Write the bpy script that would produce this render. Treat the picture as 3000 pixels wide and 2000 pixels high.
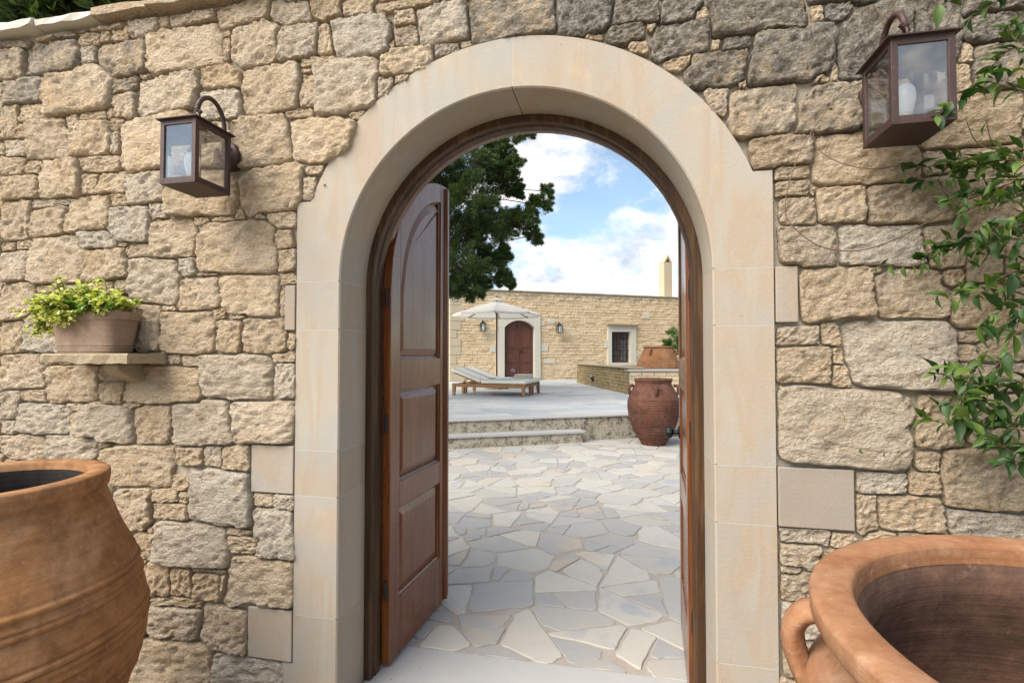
import bpy, bmesh, math, random
import numpy as np
from mathutils import Vector, Matrix, noise

# ------------------------------------------------------------------ clear
for o in list(bpy.data.objects): bpy.data.objects.remove(o, do_unlink=True)
scene = bpy.context.scene
col = scene.collection
PI = math.pi
rng = random.Random(7)

# ------------------------------------------------------------------ camera (18 mm on 36 mm, level but for 1.45 degrees up)
FPX = 1500.0; TH = math.radians(11.9); PH = math.radians(1.45); DW = 2.156
CAM = np.array([DW*math.sin(TH), -DW*math.cos(TH), 1.6])
FW = np.array([-math.sin(TH)*math.cos(PH), math.cos(TH)*math.cos(PH), math.sin(PH)])
RT = np.array([math.cos(TH), math.sin(TH), 0.0]); UP = np.cross(RT, FW)
cd = bpy.data.cameras.new('camera'); cam = bpy.data.objects.new('camera', cd); col.objects.link(cam)
cd.lens = 18.0; cd.sensor_width = 36.0; cd.clip_start = 0.05; cd.clip_end = 2000
cam.location = CAM; cam.rotation_euler = (PI/2+PH, 0, TH)
scene.camera = cam

def ray(x, y): return FW + RT*(x-1500)/FPX - UP*(y-1000)/FPX
def onwall(x, y, yy=0.0):
    d = ray(x, y); return CAM + d*((yy-CAM[1])/d[1])
def onfloor(x, y, z=0.0):
    d = ray(x, y); return CAM + d*((z-CAM[2])/d[2])
def atZ(x, y, Z): return CAM + ray(x, y)*Z

# ------------------------------------------------------------------ node helpers
class NT:
    def __init__(s, tree):
        s.t = tree; s.t.nodes.clear()
    def n(s, typ, ins=None, **kw):
        nd = s.t.nodes.new('ShaderNode'+typ)
        for k, v in kw.items(): setattr(nd, k, v)
        for k, v in (ins or {}).items(): s.set(nd, k, v)
        return nd
    def set(s, nd, k, v):
        sock = nd.inputs[k]
        if isinstance(v, bpy.types.NodeSocket): s.t.links.new(v, sock)
        elif isinstance(v, bpy.types.Node): s.t.links.new(v.outputs[0], sock)
        else:
            if sock.type == 'RGBA' and len(v) == 3: v = (*v, 1)
            sock.default_value = v
    def math(s, op, a, b=0.0, clamp=False):
        nd = s.n('Math', {0: a, 1: b}, operation=op); nd.use_clamp = clamp; return nd.outputs[0]
    def mix(s, f, a, b, blend='MIX'):
        nd = s.n('Mix', None, data_type='RGBA', blend_type=blend)
        s.set(nd, 0, f); s.set(nd, 6, a); s.set(nd, 7, b); return nd.outputs[2]
    def mapr(s, v, a, b, c=0.0, d=1.0):
        nd = s.n('MapRange', {0: v, 1: a, 2: b, 3: c, 4: d}); nd.clamp = True; return nd.outputs[0]
    def noise(s, vec, scale, detail=4.0, rough=0.55, dist=0.0):
        nd = s.n('TexNoise', {'Scale': scale, 'Detail': detail, 'Roughness': rough, 'Distortion': dist})
        if vec is not None: s.set(nd, 'Vector', vec)
        return nd.outputs[0]
    def vor(s, vec, scale, feature='F1'):
        nd = s.n('TexVoronoi', {'Scale': scale}, feature=feature)
        if vec is not None: s.set(nd, 'Vector', vec)
        return nd.outputs[0]
    def mapping(s, vec, scale=(1,1,1), rot=(0,0,0), loc=(0,0,0)):
        return s.n('Mapping', {'Vector': vec, 'Scale': scale, 'Rotation': rot, 'Location': loc}).outputs[0]
    def obj(s): return s.n('TexCoord').outputs['Object']
    def pos(s): return s.n('NewGeometry').outputs['Position']
    def sep(s, v):
        nd = s.n('SeparateXYZ', {0: v}); return nd.outputs
    def bump(s, h, strength=0.5, dist=0.01, normal=None):
        nd = s.n('Bump', {'Strength': strength, 'Distance': dist, 'Height': h})
        if normal is not None: s.set(nd, 'Normal', normal)
        return nd.outputs[0]
def ramp(N, v, stops):
    nd = N.n('ValToRGB', {0: v}); cr = nd.color_ramp
    while len(cr.elements) < len(stops): cr.elements.new(0.5)
    for e, (p, c) in zip(cr.elements, stops): e.position = p; e.color = (*c, 1)
    return nd.outputs[0]
MATS = {}
def material(name, fn):
    m = bpy.data.materials.new(name); m.use_nodes = True; N = NT(m.node_tree)
    out = N.n('OutputMaterial'); sh = fn(N)
    N.t.links.new(sh, out.inputs[0]); MATS[name] = m; return m
def pbsdf(N, color, rough=0.8, normal=None, spec=0.3, metal=0.0, **kw):
    b = N.n('BsdfPrincipled', {'Base Color': color, 'Roughness': rough, 'Specular IOR Level': spec, 'Metallic': metal})
    if normal is not None: N.set(b, 'Normal', normal)
    for k, v in kw.items(): N.set(b, k, v)
    return b.outputs[0]

# ------------------------------------------------------------------ world: daylight sky with broken cumulus
SUN_EL = math.radians(46); SUN_AZ_VEC = Vector((-0.60, -0.72, 0)).normalized()
w = bpy.data.worlds.new('World'); scene.world = w; w.use_nodes = True
N = NT(w.node_tree)
sky = N.n('TexSky'); sky.sky_type = 'NISHITA'; sky.sun_disc = False
sky.sun_elevation = SUN_EL; sky.sun_rotation = math.atan2(SUN_AZ_VEC.x, SUN_AZ_VEC.y)
sky.air_density = 1.0; sky.dust_density = 0.6; sky.ozone_density = 1.5
gen = N.n('TexCoord').outputs['Generated']
dv = N.mapping(gen, scale=(1, 1, 1.9))
warp = N.noise(dv, 4.0, 3, 0.5)
n1 = N.noise(dv, 4.6, 12, 0.58, 0.25)
n2 = N.noise(N.mapping(gen, scale=(1, 1, 1.9), loc=(3.1, 1.7, 0.4)), 13.0, 8, 0.6)
def blob(px, py, rad, amp):
    d = ray(px, py); d = d/np.linalg.norm(d)
    dist = N.n('VectorMath', {0: gen, 1: tuple(d)}, operation='DISTANCE').outputs['Value']
    return N.mapr(dist, rad, 0.0, 0.0, amp)
dens = n1
for b in [(1560, 430, 0.11, 0.17), (1480, 520, 0.12, 0.10), (1700, 430, 0.05, 0.05), (1560, 800, 0.16, 0.13), (1750, 820, 0.15, 0.10), (1900, 850, 0.13, 0.10), (1500, 700, 0.10, 0.09),
          (1800, 560, 0.13, -0.20), (1900, 430, 0.10, -0.07), (1660, 660, 0.07, -0.12), (1930, 600, 0.09, -0.10)]:
    dens = N.math('ADD', dens, blob(*b))
dens = N.math('ADD', dens, N.math('MULTIPLY', N.math('SUBTRACT', n2, 0.5), 0.22))
cmask = N.mapr(dens, 0.45, 0.60)
cmask = N.math('ADD', 0.08, N.math('MULTIPLY', N.math('POWER', cmask, 1.2), 0.92))
shade = N.mapr(N.math('ADD', N.math('MULTIPLY', n2, 0.6), N.math('MULTIPLY', N.noise(N.mapping(gen, scale=(1, 1, 2.2), loc=(0.3, 0.2, -0.05)), 7.5, 8, 0.6, 0.3), 0.5)), 0.42, 0.62)
ccol = N.mix(shade, (2.8, 3.15, 3.7), (5.7, 5.55, 5.4))
bright = N.mix(1.0, sky.outputs[0], (0.94, 0.97, 0.90), 'MULTIPLY')
skyc = N.mix(cmask, bright, ccol)
bg = N.n('Background', {'Color': skyc, 'Strength': 0.10})
N.t.links.new(bg.outputs[0], N.n('OutputWorld').inputs[0])

sd = bpy.data.lights.new('sun', 'SUN'); sun = bpy.data.objects.new('sun', sd); col.objects.link(sun)
sd.energy = 3.3; sd.angle = math.radians(50); sd.color = (1.0, 0.94, 0.84)
sv = Vector((SUN_AZ_VEC.x*math.cos(SUN_EL), SUN_AZ_VEC.y*math.cos(SUN_EL), math.sin(SUN_EL)))
sun.rotation_euler = sv.to_track_quat('Z', 'Y').to_euler(); sun.location = (-8, -8, 12)

vs = scene.view_settings; vs.view_transform = 'Standard'; vs.look = 'None'; vs.gamma = 1.0; vs.use_curve_mapping = False
vs.exposure = 1.27
scene.render.engine = 'CYCLES'

# ------------------------------------------------------------------ mesh helpers
WL = {}
class MB:
    def __init__(s): s.v = []; s.f = []
    def add(s, vs, fs):
        k = len(s.v); s.v += [tuple(map(float, p)) for p in vs]; s.f += [tuple(i+k for i in f) for f in fs]; return s
    def box(s, a, b, tf=None):
        (x0, y0, z0), (x1, y1, z1) = a, b
        vs = [(x0,y0,z0),(x1,y0,z0),(x1,y1,z0),(x0,y1,z0),(x0,y0,z1),(x1,y0,z1),(x1,y1,z1),(x0,y1,z1)]
        if tf: vs = [tf(*p) for p in vs]
        return s.add(vs, [(0,3,2,1),(4,5,6,7),(0,1,5,4),(1,2,6,5),(2,3,7,6),(3,0,4,7)])
    def hexa(s, bot, top, tf=None):
        vs = list(bot)+list(top)
        if tf: vs = [tf(*p) for p in vs]
        return s.add(vs, [(0,3,2,1),(4,5,6,7),(0,1,5,4),(1,2,6,5),(2,3,7,6),(3,0,4,7)])
    def prism(s, poly, y0, y1, tf=None):   # poly in (x,z), counter-clockwise seen from -y
        n = len(poly); vs = [(p[0], y0, p[1]) for p in poly]+[(p[0], y1, p[1]) for p in poly]
        if tf: vs = [tf(*p) for p in vs]
        fs = [tuple(range(n)), tuple(range(2*n-1, n-1, -1))]+[(i, i+n, (i+1) % n+n, (i+1) % n) for i in range(n)]
        return s.add(vs, fs)
    def lathe(s, prof, seg=64, c=(0,0,0), wob=0.0, tf=None):
        vs = []; n = len(prof)
        for (r, z) in prof:
            for k in range(seg):
                a = 2*PI*k/seg
                rr = r*(1+wob*noise.noise((math.cos(a)*1.3, math.sin(a)*1.3, z*2.0+c[0]))) if wob else r
                vs.append((c[0]+rr*math.cos(a), c[1]+rr*math.sin(a), c[2]+z))
        if tf: vs = [tf(*p) for p in vs]
        fs = [(i*seg+k, i*seg+(k+1) % seg, (i+1)*seg+(k+1) % seg, (i+1)*seg+k) for i in range(n-1) for k in range(seg)]
        return s.add(vs, fs)
    def disc(s, r, z, seg, c):
        vs = [(c[0]+r*math.cos(2*PI*k/seg), c[1]+r*math.sin(2*PI*k/seg), z) for k in range(seg)]
        return s.add(vs, [tuple(range(seg))])
    def tube(s, pts, rad, seg=6, caps=True):
        P = [Vector(p) for p in pts]; n = len(P); R = rad if hasattr(rad, '__len__') else [rad]*n
        ref = Vector((0.3, 0.2, 1)).normalized(); vs = []; prev = None
        for i in range(n):
            t = (P[min(i+1, n-1)]-P[max(i-1, 0)])
            if t.length < 1e-9: t = Vector((0, 0, 1))
            t.normalize()
            if prev is None:
                a = t.cross(ref)
                if a.length < 0.05: a = t.cross(Vector((1, 0, 0)))
            else: a = prev-t*prev.dot(t)
            a.normalize(); prev = a; b = t.cross(a)
            for k in range(seg):
                q = P[i]+(a*math.cos(2*PI*k/seg)+b*math.sin(2*PI*k/seg))*R[i]; vs.append(tuple(q))
        fs = [(i*seg+k, i*seg+(k+1) % seg, (i+1)*seg+(k+1) % seg, (i+1)*seg+k) for i in range(n-1) for k in range(seg)]
        if caps: fs += [tuple(range(seg-1, -1, -1)), tuple(range((n-1)*seg, n*seg))]
        return s.add(vs, fs)
    def build(s, name, mat, parent=None, loc=None, smooth=False, bevel=0.0, color=None, kind=None, label=None, recalc=True, auto=None):
        v = np.array(s.v)
        if loc is None: loc = WL[parent.name] if parent is not None else v.mean(0)
        loc = np.array(loc, float)
        me = bpy.data.meshes.new(name); me.from_pydata((v-loc).tolist(), [], s.f)
        if recalc:
            bm = bmesh.new(); bm.from_mesh(me); bmesh.ops.recalc_face_normals(bm, faces=bm.faces); bm.to_mesh(me); bm.free()
        return link(name, me, mat, parent, loc, smooth, bevel, color, kind, label, auto)
def link(name, me, mat, parent, loc, smooth=False, bevel=0.0, color=None, kind=None, label=None, auto=None):
    if mat is not None and not me.materials: me.materials.append(MATS[mat])
    if smooth: me.polygons.foreach_set('use_smooth', [True]*len(me.polygons))
    if auto is not None:
        me.polygons.foreach_set('use_smooth', [True]*len(me.polygons))
        try: me.set_sharp_from_angle(angle=auto)
        except Exception: pass
    o = bpy.data.objects.new(name, me); col.objects.link(o)
    loc = np.array(loc, float)
    if parent is not None:
        o.parent = parent; o.location = loc-WL[parent.name]
    else: o.location = loc
    WL[o.name] = loc
    if color is not None: o.color = color
    if kind: o['kind'] = kind
    if label: o['label'] = label
    if bevel:
        b = o.modifiers.new('bevel', 'BEVEL'); b.width = bevel; b.segments = 2; b.limit_method = 'ANGLE'
        b.angle_limit = math.radians(40); b.harden_normals = False
    return o
def tag(o, label=None, cat=None, group=None, kind=None):
    if label: o['label'] = label
    if cat: o['category'] = cat
    if group: o['group'] = group
    if kind: o['kind'] = kind
    return o
def thing(name, label, cat, loc, group=None):
    o = bpy.data.objects.new(name, None); col.objects.link(o); o.location = loc; o.empty_display_size = 0.1
    WL[o.name] = np.array(loc, float); return tag(o, label, cat, group)
def empty_part(name, parent, loc):
    o = bpy.data.objects.new(name, None); col.objects.link(o); o.parent = parent; o.location = np.array(loc, float)-WL[parent.name]
    o.empty_display_size = 0.05; WL[o.name] = np.array(loc, float); return o
def fbm(p, sc, oct=3):
    v = 0; a = 1.0; q = Vector(p)*sc
    for i in range(oct):
        v += a*noise.noise(q); q = q*2.1+Vector((3.1, 7.7, 1.3)); a *= 0.5
    return v

# ------------------------------------------------------------------ materials
def m_stone(N):
    oi = N.n('ObjectInfo'); c = N.n('SeparateColor', {0: oi.outputs['Color']}).outputs; P = N.pos()
    off = N.n('VectorMath', {0: P, 1: N.n('CombineXYZ', {0: N.math('MULTIPLY', oi.outputs['Random'], 37.0), 1: N.math('MULTIPLY', oi.outputs['Random'], 11.0), 2: 0.0})}, operation='ADD').outputs[0]
    big = N.noise(off, 4.5, 5, 0.6, 0.6); mid = N.noise(off, 17, 6, 0.65, 0.4); fine = N.noise(off, 70, 5, 0.65)
    base = ramp(N, big, [(0.25, (0.55, 0.40, 0.235)), (0.42, (0.64, 0.505, 0.335)), (0.58, (0.70, 0.585, 0.425)), (0.8, (0.64, 0.565, 0.46))])
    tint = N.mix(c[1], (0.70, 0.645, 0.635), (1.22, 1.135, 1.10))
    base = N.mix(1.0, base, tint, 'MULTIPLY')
    base = N.mix(N.mapr(c[2], 0.68, 1.0, 0.0, 0.6), base, (0.60, 0.575, 0.53)); base = N.mix(N.mapr(c[2], 0.30, 0.0, 0.0, 0.45), base, (0.60, 0.43, 0.25))
    base = N.mix(N.math('MULTIPLY', N.mapr(mid, 0.52, 0.72), 0.45), base, (0.62, 0.42, 0.22))
    base = N.mix(N.mapr(fine, 0.42, 0.66, 0.0, 0.55), base, (0.80, 0.71, 0.57))
    pit = N.mapr(N.noise(off, 120, 4, 0.78, 0.5), 0.60, 0.70, 0.0, 0.42)
    base = N.mix(pit, base, (0.24, 0.18, 0.11))
    lich = N.noise(off, 9, 8, 0.72, 0.3)
    lf = N.noise(off, 45, 6, 0.72, 0.2)
    th = N.math('SUBTRACT', 0.78, N.math('MULTIPLY', c[0], 0.39))
    lm = N.math('ADD', N.math('MULTIPLY', lich, 0.6), N.math('MULTIPLY', lf, 0.45))
    lmask = N.math('MULTIPLY', N.mapr(N.math('SUBTRACT', lm, th), -0.04, 0.10), 0.82)
    lcol = N.mix(N.mapr(lf, 0.42, 0.62), (0.06, 0.059, 0.057), (0.42, 0.395, 0.355))
    base = N.mix(lmask, base, lcol)
    g = N.mapping(off, scale=(1, 1, 2.6), rot=(0, 0.6, 0))
    gr = N.noise(g, 26, 6, 0.7, 1.6); vo = N.vor(N.mapping(off, scale=(1, 1, 1.5)), 34)
    h = N.math('ADD', N.math('MULTIPLY', gr, 0.8), N.math('ADD', N.math('MULTIPLY', fine, 1.15), N.math('MULTIPLY', vo, 0.30)))
    nb = N.bump(h, 1.0, 0.038)
    return pbsdf(N, base, 0.95, nb, 0.15)
material('rubble_stone', m_stone)
def m_mortar(N):
    P = N.pos(); a = N.noise(P, 60, 5, 0.7); b = N.noise(P, 6, 4, 0.6)
    c = N.mix(b, (0.34, 0.31, 0.27), (0.46, 0.38, 0.275)); c = N.mix(N.mapr(a, 0.35, 0.7, 0, 0.45), c, (0.22, 0.21, 0.205))
    return pbsdf(N, c, 0.95, N.bump(a, 0.8, 0.01), 0.1)
material('wall_mortar', m_mortar)
def m_dressed(N):   # smooth cut limestone of the surround
    oi = N.n('ObjectInfo'); c = N.n('SeparateColor', {0: oi.outputs['Color']}).outputs; P = N.pos()
    off = N.n('VectorMath', {0: P, 1: N.n('CombineXYZ', {0: N.math('MULTIPLY', oi.outputs['Random'], 23.0), 1: 0.0, 2: N.math('MULTIPLY', oi.outputs['Random'], 9.0)})}, operation='ADD').outputs[0]
    s1 = N.noise(N.mapping(off, scale=(3.2, 3.2, 0.55), rot=(0, 0.12, 0)), 2.2, 5, 0.55, 1.2)
    s2 = N.noise(off, 1.9, 5, 0.6, 0.9); f = N.noise(off, 90, 4, 0.6)
    base = ramp(N, s1, [(0.3, (0.335, 0.315, 0.283)), (0.44, (0.345, 0.30, 0.25)), (0.56, (0.338, 0.272, 0.21)), (0.72, (0.352, 0.334, 0.302))])
    base = N.mix(N.mapr(s2, 0.46, 0.62, 0, 0.85), base, (0.302, 0.295, 0.28))
    base = N.mix(N.mapr(N.noise(off, 7, 6, 0.7, 0.5), 0.60, 0.78, 0, 0.5), base, (0.50, 0.36, 0.22))
    base = N.mix(1.0, base, N.mix(c[1], (0.86, 0.80, 0.74), (1.06, 1.06, 1.05)), 'MULTIPLY')
    vein = N.mapr(N.math('ABSOLUTE', N.math('SUBTRACT', N.noise(N.mapping(off, scale=(1.6, 1.6, 0.8)), 3.5, 4, 0.5, 1.5), 0.5)), 0.0, 0.012, 0.22, 0.0)
    base = N.mix(vein, base, (0.44, 0.30, 0.18))
    base = N.mix(N.mapr(f, 0.35, 0.75, 0.0, 0.14), base, (0.40, 0.33, 0.25))
    pit = N.mapr(N.noise(off, 45, 2, 0.5), 0.70, 0.76, 0, 0.5); base = N.mix(pit, base, (0.22, 0.19, 0.15))
    base = N.mix(N.math('MULTIPLY', N.math('MULTIPLY', c[0], 0.7), N.mapr(N.noise(off, 5, 6, 0.7, 0.6), 0.3, 0.7, 0.45, 1.0)), base, (0.25, 0.205, 0.165))
    h = N.math('ADD', f, N.math('MULTIPLY', N.noise(off, 8, 3), 1.2))
    return pbsdf(N, base, 0.78, N.bump(h, 0.22, 0.006), 0.25)
material('dressed_limestone', m_dressed)
material('joint_lime', lambda N: pbsdf(N, (0.40, 0.387, 0.365), 0.9))
def m_marble(N):
    oi = N.n('ObjectInfo'); P = N.pos(); c = N.n('SeparateColor', {0: oi.outputs['Color']}).outputs
    off = N.n('VectorMath', {0: P, 1: N.n('CombineXYZ', {0: N.math('MULTIPLY', oi.outputs['Random'], 41.0), 1: N.math('MULTIPLY', oi.outputs['Random'], 17.0), 2: 0.0})}, operation='ADD').outputs[0]
    a = N.noise(off, 3.0, 6, 0.6, 1.5); f = N.noise(off, 60, 4, 0.6)
    base = N.mix(c[0], (0.445, 0.42, 0.37), (0.305, 0.298, 0.29))
    base = N.mix(N.math('MULTIPLY', N.mapr(a, 0.5, 0.72), c[2]), base, (0.27, 0.29, 0.335))
    warm = N.noise(off, 2.0, 3, 0.5, 0.6)
    base = N.mix(N.math('MULTIPLY', N.mapr(warm, 0.52, 0.66), N.math('MULTIPLY', c[1], 0.6)), base, (0.46, 0.355, 0.235))
    vein = N.mapr(N.math('ABSOLUTE', N.math('SUBTRACT', N.noise(off, 4.0, 5, 0.6, 2.0), 0.5)), 0.0, 0.02, 0.35, 0.0)
    base = N.mix(vein, base, (0.36, 0.35, 0.34))
    base = N.mix(N.mapr(N.noise(P, 4, 5, 0.65), 0.45, 0.8, 0, 0.35), base, (0.37, 0.335, 0.285))
    base = N.mix(N.mapr(f, 0.3, 0.8, 0, 0.15), base, (0.28, 0.26, 0.23))
    h = N.math('ADD', N.math('MULTIPLY', N.noise(off, 9, 4), 1.0), N.math('MULTIPLY', f, 0.3))
    return pbsdf(N, base, N.mapr(a, 0.3, 0.7, 0.42, 0.62), N.bump(h, 0.28, 0.008), 0.35)
material('flag_marble', m_marble)
def m_grout(N):
    P = N.pos(); v = N.vor(P, 110); a = N.noise(P, 5, 4)
    peb = N.n('TexVoronoi', {'Vector': P, 'Scale': 110.0}).outputs['Color']
    c = N.mix(N.mapr(N.n('SeparateColor', {0: peb}).outputs[0], 0.35, 0.9), (0.33, 0.30, 0.265), (0.40, 0.325, 0.27))
    c = N.mix(N.mapr(v, 0.3, 0.65, 0, 0.5), c, (0.24, 0.21, 0.18)); c = N.mix(N.mapr(a, 0.4, 0.7, 0, 0.7), c, (0.37, 0.355, 0.33))
    return pbsdf(N, c, 0.9, N.bump(v, -0.5, 0.006), 0.2)
material('pebble_grout', m_grout)
def m_white(N):
    P = N.pos(); a = N.noise(P, 3, 5, 0.6, 1.0); f = N.noise(P, 80, 3)
    base = N.mix(a, (0.32, 0.317, 0.315), (0.40, 0.39, 0.375)); base = N.mix(N.mapr(N.noise(P, 14, 6, 0.7), 0.55, 0.8, 0, 0.4), base, (0.46, 0.43, 0.385))
    base = N.mix(N.mapr(N.noise(P, 26, 2, 0.5), 0.72, 0.76, 0, 0.8), base, (0.14, 0.12, 0.10))
    return pbsdf(N, base, 0.6, N.bump(f, 0.12, 0.004), 0.35)
material('white_marble', m_white)
def m_terrace(N):
    oi = N.n('ObjectInfo'); P = N.pos()
    off = N.n('VectorMath', {0: P, 1: N.n('CombineXYZ', {0: N.math('MULTIPLY', oi.outputs['Random'], 41.0), 1: 0.0, 2: 0.0})}, operation='ADD').outputs[0]
    g = N.noise(N.mapping(off, scale=(0.35, 2.2, 1), rot=(0, 0, -0.45)), 3.0, 6, 0.6, 0.8)
    base = ramp(N, g, [(0.3, (0.30, 0.325, 0.345)), (0.5, (0.385, 0.40, 0.405)), (0.65, (0.46, 0.46, 0.435)), (0.8, (0.42, 0.375, 0.325))])
    base = N.mix(1.0, base, N.mix(oi.outputs['Random'], (0.84, 0.86, 0.89), (1.12, 1.10, 1.06)), 'MULTIPLY')
    return pbsdf(N, base, 0.5, N.bump(g, 0.15, 0.006), 0.35)
material('terrace_slab', m_terrace)
def m_riser(N):
    P = N.pos(); a = N.noise(P, 26, 8, 0.75, 0.3); b = N.noise(P, 3, 4, 0.6); f = N.vor(P, 40)
    base = N.mix(b, (0.40, 0.36, 0.29), (0.34, 0.30, 0.24))
    base = N.mix(N.mapr(N.math('ADD', N.math('MULTIPLY', a, 0.6), N.math('MULTIPLY', N.noise(P, 7, 4, 0.6), 0.4)), 0.47, 0.57, 0, 0.9), base, (0.05, 0.046, 0.042)); base = N.mix(N.mapr(N.noise(P, 40, 5, 0.7), 0.55, 0.7, 0, 0.8), base, (0.52, 0.50, 0.46))
    base = N.mix(N.mapr(b, 0.45, 0.65, 0, 0.3), base, (0.42, 0.36, 0.26))
    return pbsdf(N, base, 0.95, N.bump(a, 0.6, 0.02), 0.1)
material('lichened_riser', m_riser)
def wood(name, c0, c1, c2, rough, scale=1.0, axis=2, coat=0.0):
    def fn(N):
        P = N.obj() if False else N.pos()
        sc = [9, 9, 9]; sc[axis] = 0.5
        g = N.noise(N.mapping(P, scale=tuple(sc)), 2.6*scale, 7, 0.62, 1.4); f = N.noise(N.mapping(P, scale=tuple(6*s for s in sc)), 3.0*scale, 4, 0.6)
        b = N.noise(P, 2.4, 4, 0.6)
        base = ramp(N, g, [(0.28, c0), (0.5, c1), (0.72, c2)])
        base = N.mix(N.mapr(f, 0.35, 0.7, 0, 0.45), base, tuple(0.45*x for x in c0))
        base = N.mix(N.mapr(b, 0.35, 0.7, 0, 0.4), base, tuple(0.65*x for x in c1))
        h = N.math('ADD', g, N.math('MULTIPLY', f, 0.6))
        return pbsdf(N, base, N.mapr(b, 0.3, 0.7, rough-0.05, rough+0.13), N.bump(h, 0.22, 0.004), 0.35, **{'Coat Weight': coat, 'Coat Roughness': 0.22})
    material(name, fn)
wood('varnished_walnut', (0.070, 0.019, 0.004), (0.165, 0.050, 0.013), (0.255, 0.090, 0.025), 0.25, coat=0.3)
wood('varnished_walnut_sill', (0.070, 0.022, 0.009), (0.125, 0.043, 0.018), (0.175, 0.066, 0.028), 0.36, axis=1, coat=0.3)
wood('weathered_walnut', (0.026, 0.011, 0.004), (0.058, 0.026, 0.009), (0.145, 0.078, 0.029), 0.5)
wood('far_door_wood', (0.085, 0.030, 0.020), (0.125, 0.046, 0.031), (0.160, 0.062, 0.042), 0.5, 0.6)
wood('teak', (0.22, 0.105, 0.04), (0.33, 0.165, 0.068), (0.40, 0.215, 0.095), 0.55, 1.0, 0)
def terracotta(name, cs, stain, band=0.0):
    def fn(N):
        P = N.obj(); a = N.noise(P, 2.6, 6, 0.62, 0.6); b = N.noise(P, 16, 7, 0.7, 0.3); f = N.noise(P, 95, 5, 0.7)
        ring = N.noise(N.mapping(P, scale=(0.35, 0.35, 16)), 3.2, 4, 0.6)
        base = ramp(N, N.math('ADD', N.math('MULTIPLY', a, 0.65), N.math('MULTIPLY', ring, 0.35)), [(0.32, cs[0]), (0.5, cs[1]), (0.66, cs[2])])
        base = N.mix(N.mapr(N.math('ADD', N.math('MULTIPLY', b, 0.6), N.math('MULTIPLY', N.noise(P, 4.2, 5, 0.65, 0.8), 0.5)), 0.50, 0.66, 0, 0.8), base, stain)
        base = N.mix(N.mapr(N.noise(P, 5, 5, 0.65), 0.58, 0.75, 0, 0.45), base, tuple(min(1, 1.35*x+0.05) for x in cs[2]))
        spk = N.mapr(f, 0.62, 0.72, 0, 0.6); base = N.mix(spk, base, tuple(0.35*x for x in cs[0]))
        spk2 = N.mapr(N.noise(P, 48, 4, 0.7), 0.60, 0.74, 0, 0.55); base = N.mix(spk2, base, tuple(1.3*x+0.02 for x in cs[2])); bl_ = N.noise(N.mapping(P, scale=(1, 1, 0.6)), 3.1, 7, 0.7, 0.5); base = N.mix(N.mapr(bl_, 0.52, 0.74, 0, 0.5), base, tuple(1.05*x+0.3*cs[2][0]*k for x, k in zip(cs[2], (0.05, 0.25, 0.35)))); base = N.mix(N.mapr(N.noise(P, 26, 7, 0.75, 0.4), 0.42, 0.66, 0.3, 0.0), base, tuple(0.5*x for x in cs[0]))
        h = N.math('ADD', N.math('MULTIPLY', ring, 1.0), N.math('ADD', N.math('MULTIPLY', f, 0.35), N.math('MULTIPLY', b, 0.5)))
        return pbsdf(N, base, 0.88, N.bump(h, 0.35, 0.008), 0.2)
    material(name, fn)
terracotta('old_terracotta', [(0.235, 0.103, 0.038), (0.345, 0.165, 0.066), (0.43, 0.25, 0.14)], (0.155, 0.078, 0.038))
terracotta('pale_terracotta', [(0.245, 0.107, 0.048), (0.325, 0.162, 0.084), (0.39, 0.245, 0.16)], (0.21, 0.088, 0.038))
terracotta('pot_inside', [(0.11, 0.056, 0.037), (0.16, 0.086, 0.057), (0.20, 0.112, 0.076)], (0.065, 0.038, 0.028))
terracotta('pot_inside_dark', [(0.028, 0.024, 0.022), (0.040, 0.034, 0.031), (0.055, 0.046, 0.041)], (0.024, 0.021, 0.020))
terracotta('red_terracotta', [(0.095, 0.038, 0.024), (0.130, 0.055, 0.036), (0.165, 0.076, 0.050)], (0.045, 0.028, 0.023))
terracotta('orange_terracotta', [(0.21, 0.095, 0.040), (0.275, 0.125, 0.055), (0.33, 0.165, 0.085)], (0.14, 0.075, 0.042))
terracotta('planter_clay', [(0.23, 0.15, 0.105), (0.29, 0.20, 0.145), (0.34, 0.245, 0.185)], (0.25, 0.185, 0.14))
def m_iron(N):
    P = N.pos(); b = N.noise(P, 22, 5, 0.65)
    base = N.mix(b, (0.036, 0.021, 0.020), (0.075, 0.042, 0.038)); base = N.mix(N.mapr(N.noise(P, 60, 4, 0.7), 0.58, 0.75, 0, 0.6), base, (0.16, 0.11, 0.095))
    return pbsdf(N, base, 0.55, N.bump(b, 0.25, 0.003), 0.4, 0.25)
material('brown_iron', m_iron)
material('black_iron', lambda N: pbsdf(N, (0.012, 0.012, 0.014), N.mapr(N.noise(N.pos(), 40, 3), 0.3, 0.7, 0.4, 0.55), None, 0.35, 0.0))
def m_glass(N):
    fr = N.n('LayerWeight', {'Blend': 0.32}).outputs['Fresnel']
    f = N.mapr(fr, 0.0, 1.0, 0.17, 0.97)
    t = N.n('BsdfTransparent', {'Color': (0.95, 0.96, 0.96)}).outputs[0]; g = N.n('BsdfGlossy', {'Color': (1, 1, 1), 'Roughness': 0.02}).outputs[0]
    dust = N.n('BsdfDiffuse', {'Color': (0.6, 0.6, 0.58)}).outputs[0]
    mx = N.n('MixShader', {0: f, 1: t, 2: g}).outputs[0]
    return N.n('MixShader', {0: N.mapr(N.noise(N.pos(), 9, 5, 0.6), 0.35, 0.75, 0.01, 0.07), 1: mx, 2: dust}).outputs[0]
material('lantern_glass', m_glass)
material('window_glass', lambda N: pbsdf(N, (0.05, 0.07, 0.09), 0.06, N.bump(N.noise(N.pos(), 3, 2), 0.05, 0.02), 1.0))
material('bulb_glass', lambda N: pbsdf(N, (0.80, 0.80, 0.77), 0.25, None, 0.5, **{'Subsurface Weight': 0.0}))
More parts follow.
